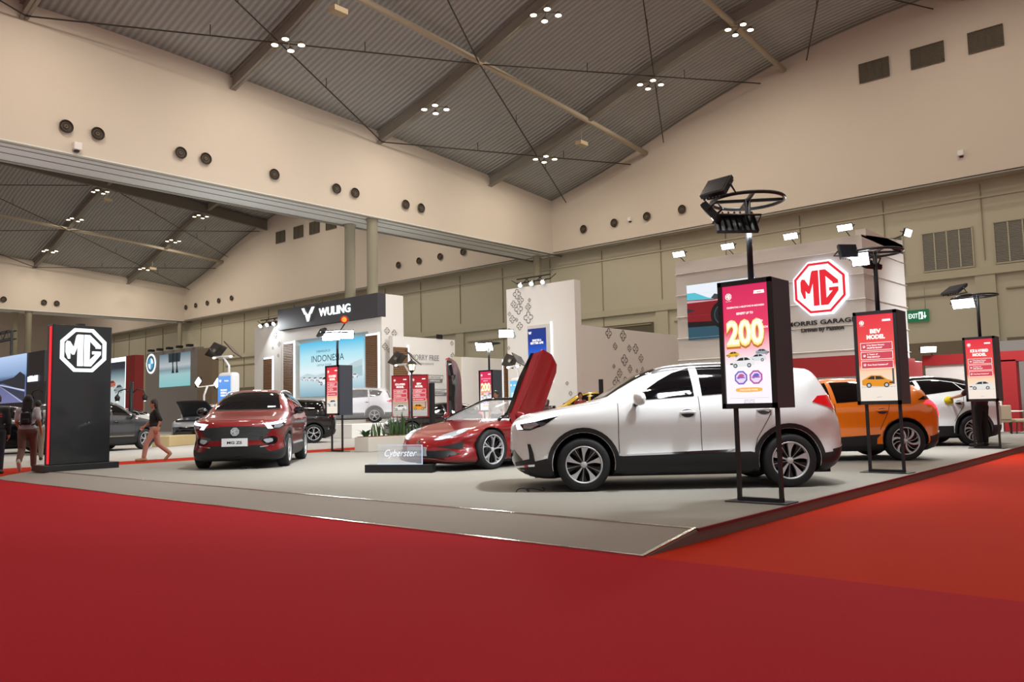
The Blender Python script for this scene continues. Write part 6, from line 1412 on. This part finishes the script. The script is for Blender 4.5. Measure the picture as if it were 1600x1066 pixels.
person('person in dark maroon shirt and black trousers wiping the white car behind the hybrid sign', (20.45, 4.16, .11), 62, WIPE, '#3a1016', '#0d0d10', '#0c0c0e', '#0c0b0b', height=1.68, sleeve=.5, extra=cloth)
person('person standing far behind the windscreen of the red sports car', (19.0, 17.4, .11), 200, stand_pose(), '#a9a49c', '#1c1c20', '#111111', '#0d0b0b', height=1.66)
person('person whose dark haired head shows above the white car bonnet', (23.6, 17.5, .11), 230, stand_pose(), '#8a3a34', '#1c1c20', '#111111', '#14100e', height=1.62)
mb = MB(); mb.box((23.3,16.35,.11),(23.42,16.47,2.15), BLACKM); o = mb.build('slim_display_totem'); meta(o, 'slim black totem standing above the white car windscreen base', 'display'); bevel(o,.01)
# right hand background
REDB = mat('booth_red')
t = thing('exhibition_booth', 'red framed booth with white panel and dark curtain at the far right', 'booth', (30.4, 5.5, .05))
mb = MB(); mb.box((30,-4,2.35),(30.5,7.75,2.68), REDB); mb.box((30,5.02,.05),(30.5,5.45,2.4), REDB); mb.build('red_frame', t, world=True)
mb = MB(); mb.box((30.1,5.5,.05),(30.4,7.7,2.36), WHITEP); mb.build('white_panel', t, world=True)
mb = MB(); mb.box((33,-6,.05),(33.3,7,3.2), mat('booth_grey')); mb.build('back_wall', t, world=True)
mb = MB()
for k in range(14): mb.lathe([(.09,.3),(.1,2.3)], mat('curtain_dark','#1a1c2a',rough=.8), n=8, T=(31.2,3.4+.09*k,0))
mb.build('curtain', t, world=True)
mb = MB(); mb.box((29.97,4.2,2.66),(30.0,4.5,2.72), glow('#fff2da',3)); mb.box((29.97,3.1,2.66),(30.0,3.4,2.72), glow('#fff2da',3)); mb.build('downlight', t, world=True)
t = thing('red_machine', 'red vending style kiosk between the orange car and the white panel', 'kiosk', (28.4, 8.0, .05))
mb = MB(); mb.box((28.1,7.55,.05),(29.2,8.9,2.45), REDB); bevel(mb.build('housing', t, world=True), .03)
mb = MB(); mb.box((28.06,7.9,1.5),(28.1,8.7,2.1), mat('machine_dark','#3a0e12',rough=.3)); mb.box((28.05,7.62,1.7),(28.1,7.78,2.0), WHITEP); mb.build('front_panel', t, world=True)
mb = MB(); fr = FR((28.08,8.7,2.2),(0,-1,0),(0,0,1)); letters(mb, fr, 'REGISTRATION', .5, 0, .10, WHITEP, width=.75, d=.02, bold=.04); mb.build('lettering', t, world=True)
q = thing('flood_light', 'lit flood lamp low above the white panel beside the exit sign', 'light', (29.9, 6.9, 2.7)); mb = MB(); mb.tube([(30.1,7.45,2.68),(29.7,7.45,2.85)], .015, BLACKM, n=6); mb.build('arm', q, world=True); flood(q, (29.65,7.45,2.86), (26,5.5,1.5), .5, .22, True, 30)
CHM = mat('chair_beige','#a5957c',rough=.7)
def chair(x, y, rz, label):
    t = thing('side_chair', label, 'chair', (x, y, .05), math.radians(rz), 'beige chairs at the far right')
    mb = MB(); mb.box((-.25,-.25,.40),(.25,.25,.50), CHM); bevel(mb.build('seat', t), .03, 3)
    mb = MB(); mb.box((-.27,-.25,.48),(-.20,.25,.92), CHM); bevel(mb.build('backrest', t), .03, 3)
    for sx in (1,-1):
        for sy in (1,-1): mb = MB(); mb.bar((.20*sx,.20*sy,.41),(.24*sx,.24*sy,0),.014,BLACKM); mb.build('leg', t)
chair(28.0, 5.25, 60, 'beige chair with thin dark legs at the far right table'); chair(28.6, 4.75, 120, 'beige chair with thin dark legs at the far right table'); chair(29.3, 4.2, 60, 'beige chair with thin dark legs at the far right table')
t = thing('round_table', 'small pale table between the beige chairs at the far right', 'table', (29.0, 5.1, .05)); mb = MB(); mb.lathe([(.36,.70),(.37,.72),(.36,.74)], WHITEP, n=24); mb.build('tabletop', t); mb = MB(); mb.lathe([(.22,0),(.22,.02),(.03,.04),(.03,.70)], BLACKM, n=16); mb.build('pedestal', t)
# cable and plug under the white car and under the red one
for p, lb in (((7.95,6.72,.11), 'thin black cable loop on the floor by the white car nose'), ((8.65,14.55,.11), 'thin dark cable lying on the floor in front of the red crossover')):
    mb = MB(); g2 = random.Random(2); pts = [(p[0]+.25*(t_-.5)+.05*math.sin(9*t_), p[1]-.25*(t_-.5)+.05*math.sin(14*t_), p[2]+.010+.035*abs(math.sin(8*t_))) for t_ in np.linspace(0,1,26)]
    mb.tube(pts, .008, BLACKM, n=6); o = mb.build('cable'); meta(o, lb, 'cable')
for x in (10, 20, 31): area_light('soffit_fill', (x, 36.7, 8.0), (x, 36.7, 12), 4, 26, COOL, spread=170)  # unseen upward lights, added only to brighten the soffit
# added fill lights without fixtures, brightening the stands and their cars
area_light('stand_fill', (9.5, 3.6, 7.0), (10.5, 8.5, .6), .5, 230, COOL, spread=95)
area_light('stand_fill', (18, 4.5, 7.0), (19.5, 7.5, .6), .5, 200, COOL, spread=95)
area_light('stand_fill', (8.0, 11.0, 7.0), (11.5, 14, 0), .5, 220, COOL, spread=100)
area_light('stand_fill', (26, 3.5, 6), (30, 6.5, 1), 2.0, 200, COOL, spread=120)
area_light('stand_fill', (24, 22, 7), (26, 34, 2), 2.5, 520, COOL, spread=150)
area_light('stand_fill', (14, 24, 7), (14, 33, 0), 2.5, 420, COOL, spread=150)

for _o in bpy.data.objects:
    if '_l' in _o: del _o['_l']
